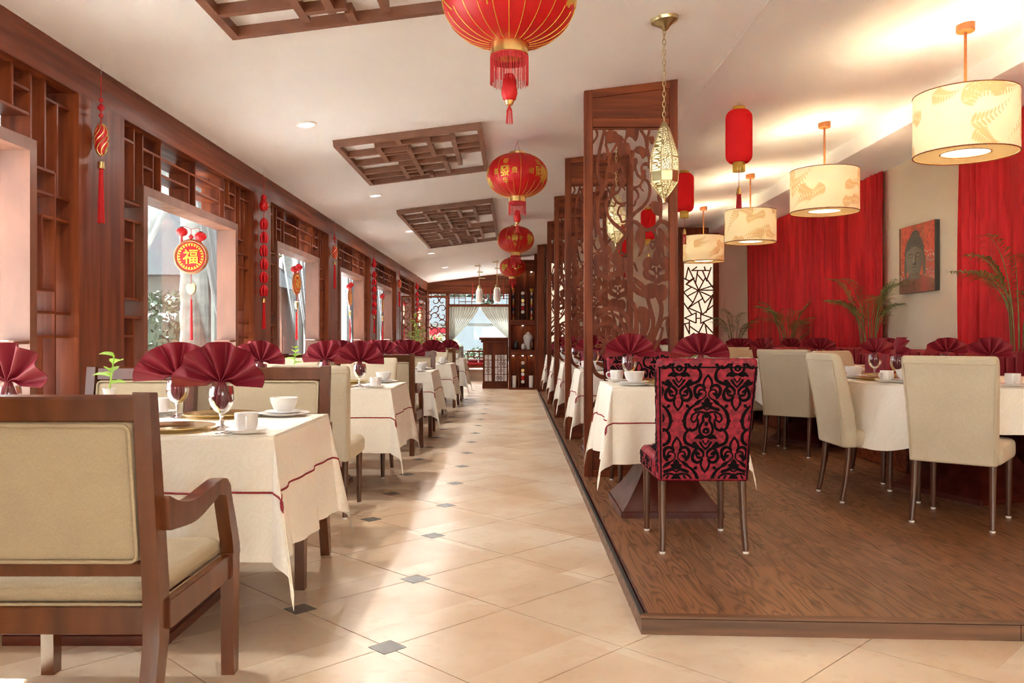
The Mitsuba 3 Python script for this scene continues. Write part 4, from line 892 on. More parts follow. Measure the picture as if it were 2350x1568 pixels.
# backlit stick lattices on the back wall
STK = [(180, 610, 280, 830), (180, 610, 155, 720), (135, 715, 190, 740), (190, 740, 235, 712), (190, 740, 160, 772), (160, 772, 275, 832), (230, 720, 160, 775), (215, 640, 380, 640), (215, 640, 262, 606), (270, 645, 250, 760), (318, 645, 360, 740), (400, 612, 355, 738), (270, 680, 325, 745), (335, 605, 345, 640), (345, 708, 280, 830), (345, 708, 420, 808), (280, 830, 420, 785), (280, 830, 420, 830), (300, 845, 390, 885), (280, 830, 340, 950), (340, 950, 420, 870), (280, 830, 225, 950), (280, 830, 170, 888), (210, 800, 135, 850), (135, 850, 225, 950), (225, 950, 180, 1000), (310, 915, 180, 1000), (180, 1000, 320, 1060), (280, 940, 310, 1055), (420, 880, 350, 1045), (405, 900, 365, 1010), (135, 950, 210, 1060), (420, 975, 320, 1060), (255, 1048, 145, 1098), (145, 1098, 250, 1145), (255, 1048, 255, 1145), (300, 1060, 410, 1098), (410, 1098, 300, 1148), (300, 1060, 300, 1148), (255, 1100, 300, 1100), (135, 1155, 190, 1145), (145, 1155, 190, 1250), (190, 1130, 190, 1250), (190, 1175, 290, 1245), (330, 1140, 275, 1250), (330, 1145, 420, 1245), (345, 1170, 360, 1265), (235, 1245, 135, 1310), (235, 1245, 250, 1300), (300, 1245, 420, 1262)]
def stick_panel(x0, x1, name_lab):
    k = Kit(); w = x1 - x0; f = .10; zt = 2.62
    k.add('light_panel', bx(x0 + f, x1 - f, Y_BACK - .015, Y_BACK - .005, PLAT + .1, zt), 'plain_white', False, label='softly backlit white panel', emitter={'type': 'area', 'radiance': {'type': 'rgb', 'value': [.46, .39, .28]}})
    k.add('post', bx(x0, x0 + f, Y_BACK - .09, Y_BACK - .002, PLAT, ceil_z(x0) - .004), 'wood_upright', False); k.add('post', bx(x1 - f, x1, Y_BACK - .09, Y_BACK - .002, PLAT, ceil_z(x1 - f) - .004), 'wood_upright', False)
    k.add('header_panel', bx(x0 + f, x1 - f, Y_BACK - .08, Y_BACK - .002, zt, ceil_z(x0) - .002), 'wood_upright', False)
    s = (w - 2 * f) / 285
    for a, b, c, d in STK:
        p, q = np.array([x0 + f + (a - 135) * s, zt - (b - 570) * s]), np.array([x0 + f + (c - 135) * s, zt - (d - 570) * s])
        t = (q - p) / np.linalg.norm(q - p); n2 = np.array([-t[1], t[0]]) * .011; p, q = p - t * .008, q + t * .008
        g = Polygon([p + n2, q + n2, q - n2, p - n2]).intersection(sbox(x0 + f, 0, x1 - f, zt))
        k.add('stick', to_xz(extr(g, .022), Y_BACK - .06), 'wood_lengthwise', False)
    for r in range(1, 3): # the pattern carries on below the sofa backs
        for a, b, c, d in STK[::3]:
            p, q = np.array([x0 + f + (a - 135) * s, zt - (b - 570 + 750 * r) * s]), np.array([x0 + f + (c - 135) * s, zt - (d - 570 + 750 * r) * s])
            if min(p[1], q[1]) < PLAT + .1: continue
            t = (q - p) / np.linalg.norm(q - p); n2 = np.array([-t[1], t[0]]) * .011
            k.add('stick', to_xz(extr(Polygon([p + n2, q + n2, q - n2, p - n2]), .022), Y_BACK - .06), 'wood_lengthwise', False)
    k.place('backlit_lattice', at(0, 0), name_lab, 'lattice panel', 'backlit stick lattices on the back wall')
stick_panel(3.28, 4.07, 'backlit lattice of angled dark sticks left of the long red curtain')
stick_panel(.62, 1.25, 'backlit stick lattice at the far end behind the carved screens')

# wooden lattices fixed to the ceiling
VC = [(.25, .10, .46), (.42, 0, .12), (.46, .24, .92), (.63, .09, .46), (.81, .13, .76), (.33, .60, .96), (.69, .60, .96), (.53, .93, 1.0)]
HC = [(.11, .25, .63), (.24, 0, .46), (.15, .63, .81), (.22, .81, 1), (.30, .25, .46), (.33, .46, .63), (.34, .81, 1), (.46, 0, .63), (.44, .63, .81), (.46, .81, 1), (.60, .33, .69), (.66, .69, .81), (.70, 0, .33), (.71, .33, .46), (.79, .33, .69), (.84, 0, .33), (.90, .33, .53)]
def ceiling_lattice(y0, y1, mods, lab):
    k = Kit(); L_, Wd, hh, t = y1 - y0, 1.225, .055, .042
    k.add('edge_slat', bx(0, t, 0, L_, -hh, 0), 'wood_lattice', False); k.add('edge_slat', bx(Wd - t, Wd, 0, L_, -hh, 0), 'wood_lattice', False)
    k.add('edge_slat', bx(t, Wd - t, 0, t, -hh, 0), 'wood_lattice', False); k.add('edge_slat', bx(t, Wd - t, L_ - t, L_, -hh, 0), 'wood_lattice', False)
    iw = Wd - 2 * t
    for q in range(mods):
        o, l = t + q * (L_ - 2 * t) / mods, (L_ - 2 * t) / mods
        for u, a, b in VC: k.add('slat', bx(t + u * iw - t / 2, t + u * iw + t / 2, o + a * l, o + b * l, -hh + .001, 0), 'wood_lattice', False)
        for v_, a, b in HC: k.add('slat', bx(t + a * iw, t + b * iw, o + v_ * l - t / 2, o + v_ * l + t / 2, -hh + .002, 0), 'wood_lattice', False)
        if q: k.add('slat', bx(t, Wd - t, o - t / 2, o + t / 2, -hh, 0), 'wood_lattice', False)
    k.place('ceiling_lattice', T().translate([-1.485, y0, ceil_z(-1.485)]).rotate([0, 1, 0], -SLOPE), lab, 'ceiling lattice', 'wooden ceiling lattices')
ceiling_lattice(2.62, 4.36, 1, 'brown wooden lattice on the ceiling beside the largest red lantern')
ceiling_lattice(6.78, 8.50, 1, 'square brown wooden lattice in the middle of the ceiling')
ceiling_lattice(10.45, 14.45, 2, 'long brown wooden lattice on the ceiling, farthest from the camera')
# ------------------------------------------------------------------ red lanterns and hanging ornaments
def on_body(poly, rad, off, depth=.0016, step=.02):
    """a flat drawing (arc length, height) laid on the lantern's surface of radius rad(z) as thin raised gold"""
    m = extr(poly, depth); v, f = trimesh.remesh.subdivide_to_size(m.vertices, m.faces, step); v = np.asarray(v)
    a = off + v[:, 0] / rad(0); r = rad(v[:, 1]) + v[:, 2]
    return tri(np.stack([r * np.sin(a), -r * np.cos(a), v[:, 1]], -1), f)
def blossom(s, seed):
    rg = np.random.default_rng(seed); g = []
    for q in range(7):
        x, y, r = rg.uniform(-.07, .07), rg.uniform(-.07, .06), rg.uniform(.018, .034)
        g += [ell(x + r * .7 * math.cos(t), y + r * .7 * math.sin(t), r * .48, r * .34, math.degrees(t)) for t in np.arange(6) * PI / 3] + [ell(x, y, r * .3, r * .3)]
    g += [stroke([(-.08, -.06), (-.02, -.02), (.05, .07)], .006), stroke([(.08, -.07), (.02, -.01), (-.06, .06)], .006)]
    return affinity.scale(unary_union(g), s, s, origin=(0, 0))
def fringe(r, z0, L, n, seed, w=.0016):
    rg = np.random.default_rng(seed); ms = []
    for q in range(n):
        a = 2 * PI * q / n + rg.uniform(-.02, .02); l = L * rg.uniform(.93, 1.04); x, y = r * math.cos(a), r * math.sin(a)
        ms.append(bx(x - w, x + w, y - w, y + w, z0 - l, z0))
    return cat(ms)
RB, HB = .277, .193
def body_r(z):
    t = np.clip(np.abs(np.asarray(z, float)) / HB, 0, 1); return .066 + (RB - .066) * (1 - t ** 2.15) ** .56
def round_lantern(chars, spin, seed):
    k = Kit(); zs = HB * np.sin(np.linspace(-PI / 2, PI / 2, 34)); 
    k.add('body', lathe([(float(body_r(z)), z) for z in zs][::-1], 96), 'lantern_red', True)
    k.add('top_ring', lathe([(.058, HB - .01), (.07, HB - .006), (.072, HB + .02), (.066, HB + .022), (.058, HB - .01)][::-1], 40), 'gold_metal')
    k.add('bottom_ring', lathe([(.066, -HB + .008), (.076, -HB + .004), (.079, -HB - .045), (.074, -HB - .047), (.066, -HB + .008)], 40), 'gold_metal', 30, label='gold collar below the body')
    k.add('skirt', lathe([(.0755, -HB - .04), (.0775, -HB - .072), (.077, -HB - .072), (.075, -HB - .04)], 40), 'red_silk', True)
    k.add('fringe', fringe(.0785, -HB - .05, .115, 84, seed, .0011), 'red_silk', False, label='thin red hanging threads')
    for q in range(24):
        a = 2 * PI * q / 24 + spin; s = np.linspace(-.94, .94, 24) if q % 3 == 0 else np.linspace(-.94, -.28, 10)
        z = HB * np.sin(s * PI / 2); k.add('rib', tube(np.stack([(body_r(z) + .0008) * np.sin(a), -(body_r(z) + .0008) * np.cos(a), z], -1), .0019, 5), 'gold_paint')
        if q % 3: z = HB * np.sin(np.linspace(.52, .94, 8) * PI / 2); k.add('rib', tube(np.stack([(body_r(z) + .0008) * np.sin(a), -(body_r(z) + .0008) * np.cos(a), z], -1), .0019, 5), 'gold_paint')
    for n, (set_, a) in enumerate(chars):
        if set_ is None:
            k.add('gold_blossom', on_body(blossom(1.25, seed + n), body_r, a), 'gold_paint', False); continue
        c, t, l, r, b = set_
        k.add('gold_character', on_body(glyph(c, .098), body_r, a), 'gold_paint', False)
        for g_, x, y in ((t, 0, .086), (l, -.092, 0), (r, .092, 0), (b, 0, -.086)):
            if g_: k.add('gold_character', on_body(glyph(g_, .056, x, y), body_r, a), 'gold_paint', False)
    z0 = -HB - .12
    k.add('small_lantern', lathe([(0, z0), (.018, z0 - .002), (.027, z0 - .02), (.030, z0 - .05), (.034, z0 - .08), (.027, z0 - .105), (.012, z0 - .118), (0, z0 - .118)][::-1], 24), 'lantern_red', True, label='little red lantern hanging inside the fringe')
    k.add('small_collar', lathe([(.016, z0 - .108), (.021, z0 - .112), (.014, z0 - .128), (.004, z0 - .132)][::-1], 16), 'gold_metal')
    k.add('cord', tube([(0, 0, -HB - .01), (0, 0, z0)], .002, 5), 'red_silk')
    k.add('tassel', cat([tube([(0, 0, z0 - .128), (.010 * math.cos(a), .010 * math.sin(a), z0 - .15), (.013 * math.cos(a), .013 * math.sin(a), z0 - .205)], .0018, 5) for a in np.arange(12) * PI / 6]), 'red_silk')
    return k
LUCK_A = ('fa', 'rong', 'fu', 'gui', 'hua'); LUCK_B = ('cai', 'zhao', 'jin', None, None); GOLD_A = ('shou', 'gold', 'man', 'tang', 'yu')
LANTERNS = [(3.43, -.02, 2.52, [(LUCK_A, -.36), (LUCK_B, .72), (None, 1.2), (None, -1.5)], 'largest red round lantern with gold characters, cut by the top edge'),
            (7.57, .028, 2.60, [(LUCK_A, -.42), (LUCK_B, .80), (None, 1.25), (None, -1.5)], 'red round lantern with gold characters beside the square ceiling lattice'),
            (12.45, .022, 2.600, [(GOLD_A, -.05), (None, 1.05), (LUCK_B, -1.3)], 'red round lantern with gold characters, third along the aisle'),
            (17.3, -.03, 2.60, [(None, -.6), (GOLD_A, .35)], 'red round lantern farthest along the aisle, before the display shelves')]
for q, (y, x, z, ch, lab) in enumerate(LANTERNS):
    k = round_lantern(ch, .12 * q, 20 + q); zt = ceil_z(x) - z
    for s in (-1, 1): k.add('hanging_cord', tube([(s * .03, 0, HB + .02), (0, 0, min(HB + .12, zt - .02))], .0016, 5), 'red_silk')
    k.add('hook', tube([(0, 0, min(HB + .12, zt - .02)), (0, 0, zt)], .0016, 5), 'steel')
    k.place('round_lantern', at(x, y, z), lab, 'lantern', 'round red lanterns over the aisle')
# slim ribbed lanterns
def slim_lantern(zt):
    k = Kit(); pr = []
    for t in np.linspace(0, 1, 61):
        z = .225 - .45 * t; e = min(t, 1 - t); r = .113 * (1 - .30 * max(0, 1 - e / .14) ** 2.2)
        pr.append((r + (.0012 if int(t * 60) % 2 else 0), z))
    k.add('body', lathe(pr[::-1], 48), 'lantern_paper', 20)
    k.add('collar', lathe([(0, .262), (.05, .262), (.055, .255), (.055, .222), (0, .222)][::-1], 32), 'gold_paint'); k.add('collar', lathe([(0, -.222), (.052, -.222), (.052, -.25), (0, -.25)][::-1], 32), 'gold_paint')
    k.add('fringe', fringe(.05, -.245, .06, 60, 4), 'gold_paint', False, label='short gold fringe')
    k.add('cord', tube([(0, 0, .26), (0, 0, zt)], .0016, 5), 'steel'); k.add('cord', tube([(0, 0, -.25), (0, 0, -.44)], .002, 5), 'red_silk')
    k.add('tassel_knot', lathe([(0, -.43), (.012, -.44), (.02, -.475), (.026, -.50), (0, -.50)][::-1], 16), 'gold_metal')
    k.add('tassel', cat([tube([(.016 * math.cos(a), .016 * math.sin(a), -.495), (.022 * math.cos(a), .022 * math.sin(a), -.62)], .0028, 5) for a in np.arange(16) * PI / 8]), 'red_silk')
    return k
for q, (x, y) in enumerate(((1.95, 7.2), (2.04, 9.95), (2.06, 12.75), (2.05, 15.4))):
    slim_lantern(ceil_z(x) - 2.865).place('slim_lantern', at(x, y, 2.865), f'slim red cylindrical lantern with gold tassel, {ORD[q]} from the camera', 'lantern', 'slim red lanterns')
# ornaments on the columns
def tassel_at(z, L, r=.016, seed=1): return cat([tube([(r * .5 * math.cos(a), r * .5 * math.sin(a), z), (r * math.cos(a), r * math.sin(a), z - L)], .0028, 5) for a in np.arange(14) * 2 * PI / 14])
def fish_charm():
    k = Kit(); k.add('hook', tube([(0, 0, .06), (0, 0, 0)], .0016, 5), 'steel'); k.add('cord', tube([(0, 0, 0), (0, 0, -.30)], .003, 6), 'red_silk')
    k.add('knot', cat([rot(bx(-.018, .018, -.008, .008, -.20, -.164, .006), 45, (0, 1, 0), (0, 0, -.182)), trimesh.creation.icosphere(2, .012).apply_translation([0, 0, -.14]), trimesh.creation.icosphere(2, .012).apply_translation([0, 0, -.225])]), 'red_silk', True)
    b = trimesh.creation.icosphere(3, 1.0); v = b.vertices.copy(); b.vertices = np.stack([.036 * v[:, 0], .024 * v[:, 1], .088 * v[:, 2]], -1) + [0, 0, -.36]
    k.add('body', b, 'red_silk', True)
    k.add('gilding', cat([tube([(.038 * math.sin(p) * math.cos(a), .026 * math.sin(p) * math.sin(a), -.36 + .089 * math.cos(p)) for p in np.linspace(.25, 2.9, 14) for a in [b_ + 1.2 * math.sin(2 * p)]], .0035, 5) for b_ in np.arange(7) * 2 * PI / 7]), 'gold_metal', label='gold scales')
    k.add('collar', mov(lathe([(.0, .02), (.016, .018), (.019, -.02), (0, -.02)][::-1], 16), z=-.50), 'gold_metal'); k.add('tassel', tassel_at(-.52, .30), 'red_silk'); return k
def chilli_string():
    k = Kit(); k.add('hook', tube([(0, 0, .06), (0, 0, 0)], .0016, 5), 'steel'); k.add('cord', tube([(0, 0, 0), (0, 0, -1.02)], .003, 6), 'red_silk'); rg = np.random.default_rng(6)
    k.add('gourd', lathe([(0, -.14), (.02, -.15), (.026, -.175), (.018, -.195), (.036, -.215), (.042, -.25), (.03, -.285), (0, -.30)][::-1], 20), 'lantern_red', True); k.add('gourd_flower', ell_mesh(.012, -.24), 'gold_metal', True)
    z = -.36
    for q in range(6):
        for t in range(6):
            a = t * PI / 3 + rg.uniform(-.2, .2); r = .022
            p = [(.006 * math.cos(a), .006 * math.sin(a), z), (r * 1.3 * math.cos(a), r * 1.3 * math.sin(a), z - .045), (r * math.cos(a + .2), r * math.sin(a + .2), z - .105)]
            k.add('firecracker', tube(spline(p, 4), [.006, .009, .011, .012, .012, .011, .010, .008, .004], 7), 'lantern_red', True)
        z -= .122
    k.add('collar', mov(lathe([(.0, .02), (.016, .018), (.019, -.02), (0, -.02)][::-1], 16), z=-1.11), 'gold_metal'); k.add('tassel', tassel_at(-1.13, .24), 'red_silk'); return k
def ell_mesh(r, z):
    m = trimesh.creation.icosphere(2, r); m.apply_translation([.034, 0, z]); return m
FISH, CHILLI = fish_charm(), chilli_string()
for q in range(6):
    y = cols[q] - .11; x = X_LEFT + .045
    (FISH if q % 2 == 0 else CHILLI).place('fish_ornament' if q % 2 == 0 else 'firecracker_string', at(x, y, ceil_z(x) - .062), ('red and gold fish ornament with red tassel' if q % 2 == 0 else 'string of red firecrackers with red tassel') + f' on the {ORD[q]} column of the left wall', 'ornament', 'hanging ornaments on the columns')
# round fortune plaques in the windows
def plaque():
    k = Kit(); R = .118
    k.add('cord', tube([(0, 0, .205), (0, 0, R - .01)], .002, 6), 'red_silk'); k.add('cord', tube([(0, 0, -R), (0, 0, -.20)], .002, 6), 'red_silk')
    disc = rot(lathe([(0, -.009), (R - .01, -.009), (R - .01, .009), (0, .009)][::-1], 56), 90, (1, 0, 0)); disc.invert(); disc.fix_normals()
    k.add('disc', disc, 'lantern_red', 30); k.add('rim', rot(tube([(R * math.cos(t), R * math.sin(t), 0) for t in np.arange(64) * 2 * PI / 64], .0125, 10, True), 90, (1, 0, 0)), 'copper_paint', True, label='rounded brown wooden rim')
    rg_ = unary_union([ell(.088 * math.cos(t), .088 * math.sin(t), .011, .007, math.degrees(t)) for t in np.arange(26) * 2 * PI / 26] + [Point(0, 0).buffer(.099, 24).difference(Point(0, 0).buffer(.095, 24))])
    for s in (-1, 1):
        for g_, nm in ((glyph('luck', .112), 'gold_character'), (rg_, 'gold_border')):
            m = to_xz(extr(g_, .004), -.0125)
            k.add(nm, m if s < 0 else rot(m, 180), 'gold_paint', False)
    for s, z in ((-1, .185), (1, .150)):
        b = trimesh.creation.icosphere(3, 1.0); v = b.vertices.copy(); a = np.arctan2(v[:, 1], v[:, 0]); b.vertices = np.stack([v[:, 0] * (.041 + .0018 * np.cos(12 * a)), v[:, 1] * (.041 + .0018 * np.cos(12 * a)), .034 * v[:, 2]], -1) + [s * .07, 0, z]
        k.add('small_lantern', b, 'lantern_red', True); k.add('small_collar', mov(lathe([(0, .038), (.014, .037), (.014, .031), (0, .031)][::-1], 14), s * .07, 0, z), 'black_iron'); k.add('small_tassel', mov(tassel_at(-.034, .05, .008), s * .07, 0, z), 'red_silk')
        k.add('cord', tube(spline([(0, 0, .205), (s * .05, 0, .225 if s < 0 else .21), (s * .07, 0, z + .035)], 5), .0016, 5), 'red_silk')
    k.add('knot', rot(bx(-.016, .016, -.007, .007, .13, .162, .006), 45, (0, 1, 0), (0, 0, .146)), 'red_silk', False)
    ing = blob([(-.034, -.225), (-.018, -.20), (0, -.208), (.02, -.196), (.034, -.222), (.028, -.262), (0, -.282), (-.026, -.262)]); k.add('ingot', to_xz(extr(ing, .022), -.011), 'gold_metal', 20)
    k.add('cord', tube([(0, 0, -.28), (0, 0, -.32)], .002, 6), 'red_silk'); k.add('tassel', tassel_at(-.32, .30, .011), 'red_silk'); return k
PLQ = plaque()
for q in range(6):
    y = (cols[q] + cols[q + 1]) / 2 - .03
    PLQ.place('fortune_plaque', at(-2.40, y, 1.722, (0, -94, -90, -84, -70, -60)[q]), f'round red and gold fortune plaque with tassel hanging in the {BAY[q]}', 'ornament', 'fortune plaques in the left windows')
# ------------------------------------------------------------------ right-hand wall: curtains, picture, banquettes, palms
def wall_curtain(y0, y1, seed, n=520):
    rg = np.random.default_rng(seed); s = np.linspace(y0, y1, n); zs = np.linspace(.75, 3.215, 30); rows = []
    w = np.zeros(n); ph = np.cumsum(rg.uniform(.6, 1.4, n)) * (y1 - y0) / n * 2 * PI / .12
    amp = .55 + .45 * np.sin(np.cumsum(rg.normal(0, .12, n)))
    for t, z in zip(np.linspace(0, 1, 30), zs):
        x = X_RIGHT - .055 - (.034 + .012 * (1 - t)) * np.sin(ph + .5 * np.sin(3 * t + s * 2.2)) * amp - .010 * np.sin(s * 14 + 2 * t)
        rows.append(np.column_stack([x, s + .006 * np.sin(5 * t + s * 30), np.full(n, z)]))
    return tri(np.vstack(rows), grid_faces(30, n)[:, ::-1])
k = Kit(); k.add('', wall_curtain(3.3, 8.59, 3), 'red_velvet', True); k.place('red_curtain', at(0, 0), 'tall pleated red velvet curtain at the right edge, right of the picture', 'curtain')
k = Kit(); k.add('', wall_curtain(10.36, 16.45, 4), 'red_velvet', True); k.place('red_curtain', at(0, 0), 'long pleated red velvet curtain left of the picture', 'curtain')
# the painted canvas
def buddha(n, m):
    s, t = np.meshgrid(np.linspace(0, 1, n), np.linspace(0, 1, m), indexing='ij')
    P3 = np.stack([s * 7, t * 7, s * 0], -1); nz = meshkit.fbm(P3, 4, 3); nf = meshkit.fbm(P3 * 5, 3, 9)
    L = lambda c: np.array(lin(c)); img = L('#c8492e') + (L('#e8674a') - L('#c8492e')) * nz[..., None]
    def over(mask, c): 
        nonlocal img; a = np.clip(mask, 0, 1)[..., None]; img = img * (1 - a) + (c if isinstance(c, np.ndarray) else L(c)) * a
    soft = lambda d, w=.015: np.clip(.5 - d / w, 0, 1)
    over(soft(np.abs(s - .03) - .03) * .8, '#4a3a28'); over(soft(np.abs(s - .075) - .015) * .6, '#c09a4e'); over(soft(np.abs(s - .46) - .06, .08) * .5, '#8a6a40'); over(soft(np.abs(s - .67) - .05, .08) * .45, '#9a7048')
    over(np.clip((nf - .52) * 5, 0, .6) * (t > .45), '#8c2018')
    for cx_, lo in ((.9, .6), (.1, .35)):
        w = np.sin((s - cx_) * 46 + 5 * np.sin(t * 22)) * np.cos(t * 38 + 4 * np.sin(s * 18)); over(np.clip((w - .45) * 4, 0, 1) * (np.abs(s - cx_) < .17) * (t < lo) * (t > .16), '#cfc6bc'); over(.55 * (np.abs(s - cx_) < .15) * (t < lo - .1) * np.clip(nf * 1.2, 0, 1), '#6e5a50')
    body = np.clip((.30 - .10 * np.abs(s - .45) * 2.2 - t) / .03, 0, 1); over(body, L('#5a4030') + (L('#94604a') - L('#5a4030')) * nf[..., None])
    over(np.clip((.26 - .1 * np.abs(s - .72) - t) / .05, 0, 1) * np.exp(-((s - .72) / .14) ** 2) * .8, '#b04a34')
    hd = np.hypot((s - .44) / .235, (t - .51) / .30); hair = np.hypot((s - .44) / .27, (t - .60) / .255); top = np.hypot((s - .47) / .13, (t - .82) / .10)
    curls = np.sin(s * 110 + 1.2 * np.sin(t * 60)) * np.sin(t * 95); hc = L('#2c2620') + (L('#8a8476') - L('#2c2620')) * np.clip(curls * .9, 0, 1)[..., None]
    over(soft(hair - 1, .03), hc); over(soft(top - 1, .06), hc)
    for cx_ in (.20, .72): over(soft(np.hypot((s - cx_) / .042, (t - .40) / .17) - 1, .12), '#5e5548')
    neck = soft(np.abs(s - .44) - .16, .03) * (t < .32) * (t > .2); over(neck * .9, '#6a6052')
    facec = L('#7c7464') + (L('#5a5246') - L('#7c7464')) * np.clip((s - .36) * 2.6, 0, 1)[..., None]
    over(soft(hd - 1, .05) * np.clip((.66 + .03 * np.cos((s - .44) * 14) - t) / .015, 0, 1), facec)
    for cx_ in (.34, .555):
        arch = np.abs(t - (.575 - 3.2 * (s - cx_) ** 2)); over(soft(arch - .008, .012) * (np.abs(s - cx_) < .085), '#352d25')
        lid = np.abs(t - (.525 + 2.4 * (s - cx_) ** 2)); over(soft(lid - .006, .010) * (np.abs(s - cx_) < .07), '#2a231d'); over(np.exp(-((s - cx_) / .05) ** 2 - ((t - .545) / .014) ** 2) * .5, '#9a9282')
    over(soft(np.abs(s - (.475 + .02 * (.55 - t))) - .012, .014) * (t < .56) * (t > .43), '#332b24'); over(soft(np.hypot((s - .455) / .055, (t - .425) / .018) - 1, .4), '#2c241e'); over(np.exp(-((s - .43) / .018) ** 2) * (t < .56) * (t > .43) * .5, '#a39b8b')
    over(soft(np.abs(t - (.375 + .8 * (s - .44) ** 2)) - .006, .010) * (np.abs(s - .44) < .075), '#2c241e'); over(np.exp(-((s - .44) / .05) ** 2 - ((t - .352) / .012) ** 2) * .5, '#9c8a7a'); over(np.exp(-((s - .44) / .06) ** 2 - ((t - .33) / .008) ** 2) * .6, '#3a3028')
    for q in (.275, .255): over(soft(np.abs(t - (q + .6 * (s - .44) ** 2)) - .003, .006) * (np.abs(s - .44) < .12), '#3c342c')
    return img * (.9 + .2 * nf[..., None])
n, m = 150, 170; img = buddha(n, m); S_, T_ = np.meshgrid(np.linspace(0, 1, n), np.linspace(0, 1, m), indexing='ij')
py0, py1, pz0, pz1 = 9.10, 9.94, 1.645, 2.425
rel = .004 * img.mean(-1) / img.mean(-1).max()
fv = np.stack([X_RIGHT - .056 - rel, py1 + (py0 - py1) * S_, pz0 + (pz1 - pz0) * T_], -1).reshape(-1, 3)
k = Kit(); k.add('canvas', bx(X_RIGHT - .055, X_RIGHT - .001, py0, py1, pz0, pz1, .003), 'black_iron', False, label='dark canvas edge'); k.add('painting', tri(fv, grid_faces(n, m)[:, ::-1]), 'vertex_paint', True, color=img.reshape(-1, 3), label='painted grey serene face on orange red')
k.place('picture', at(0, 0), 'unframed canvas painting of a serene stone face on red between the curtains', 'painting')
# banquettes
def channels(x0, x1, y0, y1, z0, z1, axis, pitch=.075):
    """vertical velvet channels on an upright slab"""
    m = []
    if axis == 'y':
        n_ = max(2, int((y1 - y0) / pitch)); e = np.linspace(y0, y1, n_ + 1)
        return cat([cushion(x0, x1, a + .001, b - .001, z0, z1, .016, 0, 3) for a, b in zip(e[:-1], e[1:])])
    n_ = max(2, int((x1 - x0) / pitch)); e = np.linspace(x0, x1, n_ + 1)
    return cat([cushion(a + .001, b - .001, y0, y1, z0, z1, .016, 0, 3) for a, b in zip(e[:-1], e[1:])])
for q, yd in enumerate((6.74, 9.50, 12.25, 15.0)):
    k = Kit(); xl = 3.02
    k.add('base', bx(xl, 4.30, yd - .36, yd + .60, PLAT, .36, .01), 'wood_crosswise', False, label='red-brown wooden plinth'); 
    k.add('seat', cushion(xl + .02, 4.22, yd - .40, yd - .10, .36, .52, .04, .01), 'maroon_velvet', True); k.add('seat', cushion(xl + .02, 4.22, yd + .34, yd + .64, .36, .52, .04, .01), 'maroon_velvet', True)
    k.add('back', channels(xl, 4.24, yd - .10, yd + .34, .36, 1.01, 'x'), 'maroon_velvet', True, label='channelled velvet back shared by two booths')
    k.add('back_end', channels(xl - .035, xl + .0, yd - .095, yd + .335, .36, 1.0, 'y', .06), 'maroon_velvet', True)
    k.place('divider_sofa', at(0, 0), f'maroon velvet double sofa between the {ORD[q]} and {ORD[q + 1]} booths by the right wall', 'sofa', 'maroon sofas dividing the right booths')
for q, (ya, yb) in enumerate(((4.1, 6.34), (7.38, 9.10), (10.14, 11.85), (12.89, 14.6))):
    k = Kit(); k.add('base', bx(3.86, 4.36, ya, yb, PLAT, .36, .01), 'wood_lengthwise', False); k.add('seat', cushion(3.82, 4.22, ya, yb, .36, .52, .04, .01), 'maroon_velvet', True); k.add('back', channels(4.22, 4.34, ya, yb, .36, 1.0, 'y'), 'maroon_velvet', True)
    k.place('long_sofa', at(0, 0), f'long maroon velvet sofa along the right wall beside the {RTB[q]}', 'sofa', 'maroon sofas along the right wall')
# palms
def frond(base, az, L, rise, seed, wl=.24):
    rg = np.random.default_rng(seed); t = np.linspace(0, 1, 14); d = np.array([math.cos(az), math.sin(az)])
    rr = L * (.18 * t + .55 * t ** 2.0); zz = rise * (1.35 * t - .42 * t ** 3.2)
    p = np.column_stack([d[0] * rr, d[1] * rr, zz]) + base; ms = [tube(p, np.linspace(.006, .0015, 14), 5)]
    tg = np.gradient(p, axis=0); tg /= np.linalg.norm(tg, axis=1, keepdims=True)
    for i in np.linspace(3.5, 12.9, 24):
        a = int(i); c = p[a] + (p[min(a + 1, 13)] - p[a]) * (i - a); u = tg[a]; sd = np.cross(u, [0, 0, 1]); sd /= np.linalg.norm(sd) + 1e-6
        for s in (-1, 1):
            l = wl * (1 - .62 * abs((i - 7) / 6)) * rg.uniform(.8, 1.1); dr_ = u * .55 + sd * s * .85 + np.array([0, 0, rg.uniform(-.1, .25)]); dr_ /= np.linalg.norm(dr_)
            q0, q1 = c, c + dr_ * l * .55 + [0, 0, -.04 * l]; q2 = c + dr_ * l + [0, 0, -.34 * l]; wv = np.cross(dr_, [0, 0, 1]); wv /= np.linalg.norm(wv) + 1e-6
            ms.append(tri([q0, q1 - wv * .007, q1 + wv * .007, q2], [[0, 2, 1], [1, 2, 3]]))
    m = cat(ms); m.vertices[:, 0] = np.minimum(m.vertices[:, 0], 4.61 - .02 * rg.uniform()); m.vertices[:, 1] = np.minimum(m.vertices[:, 1], 16.5); return m
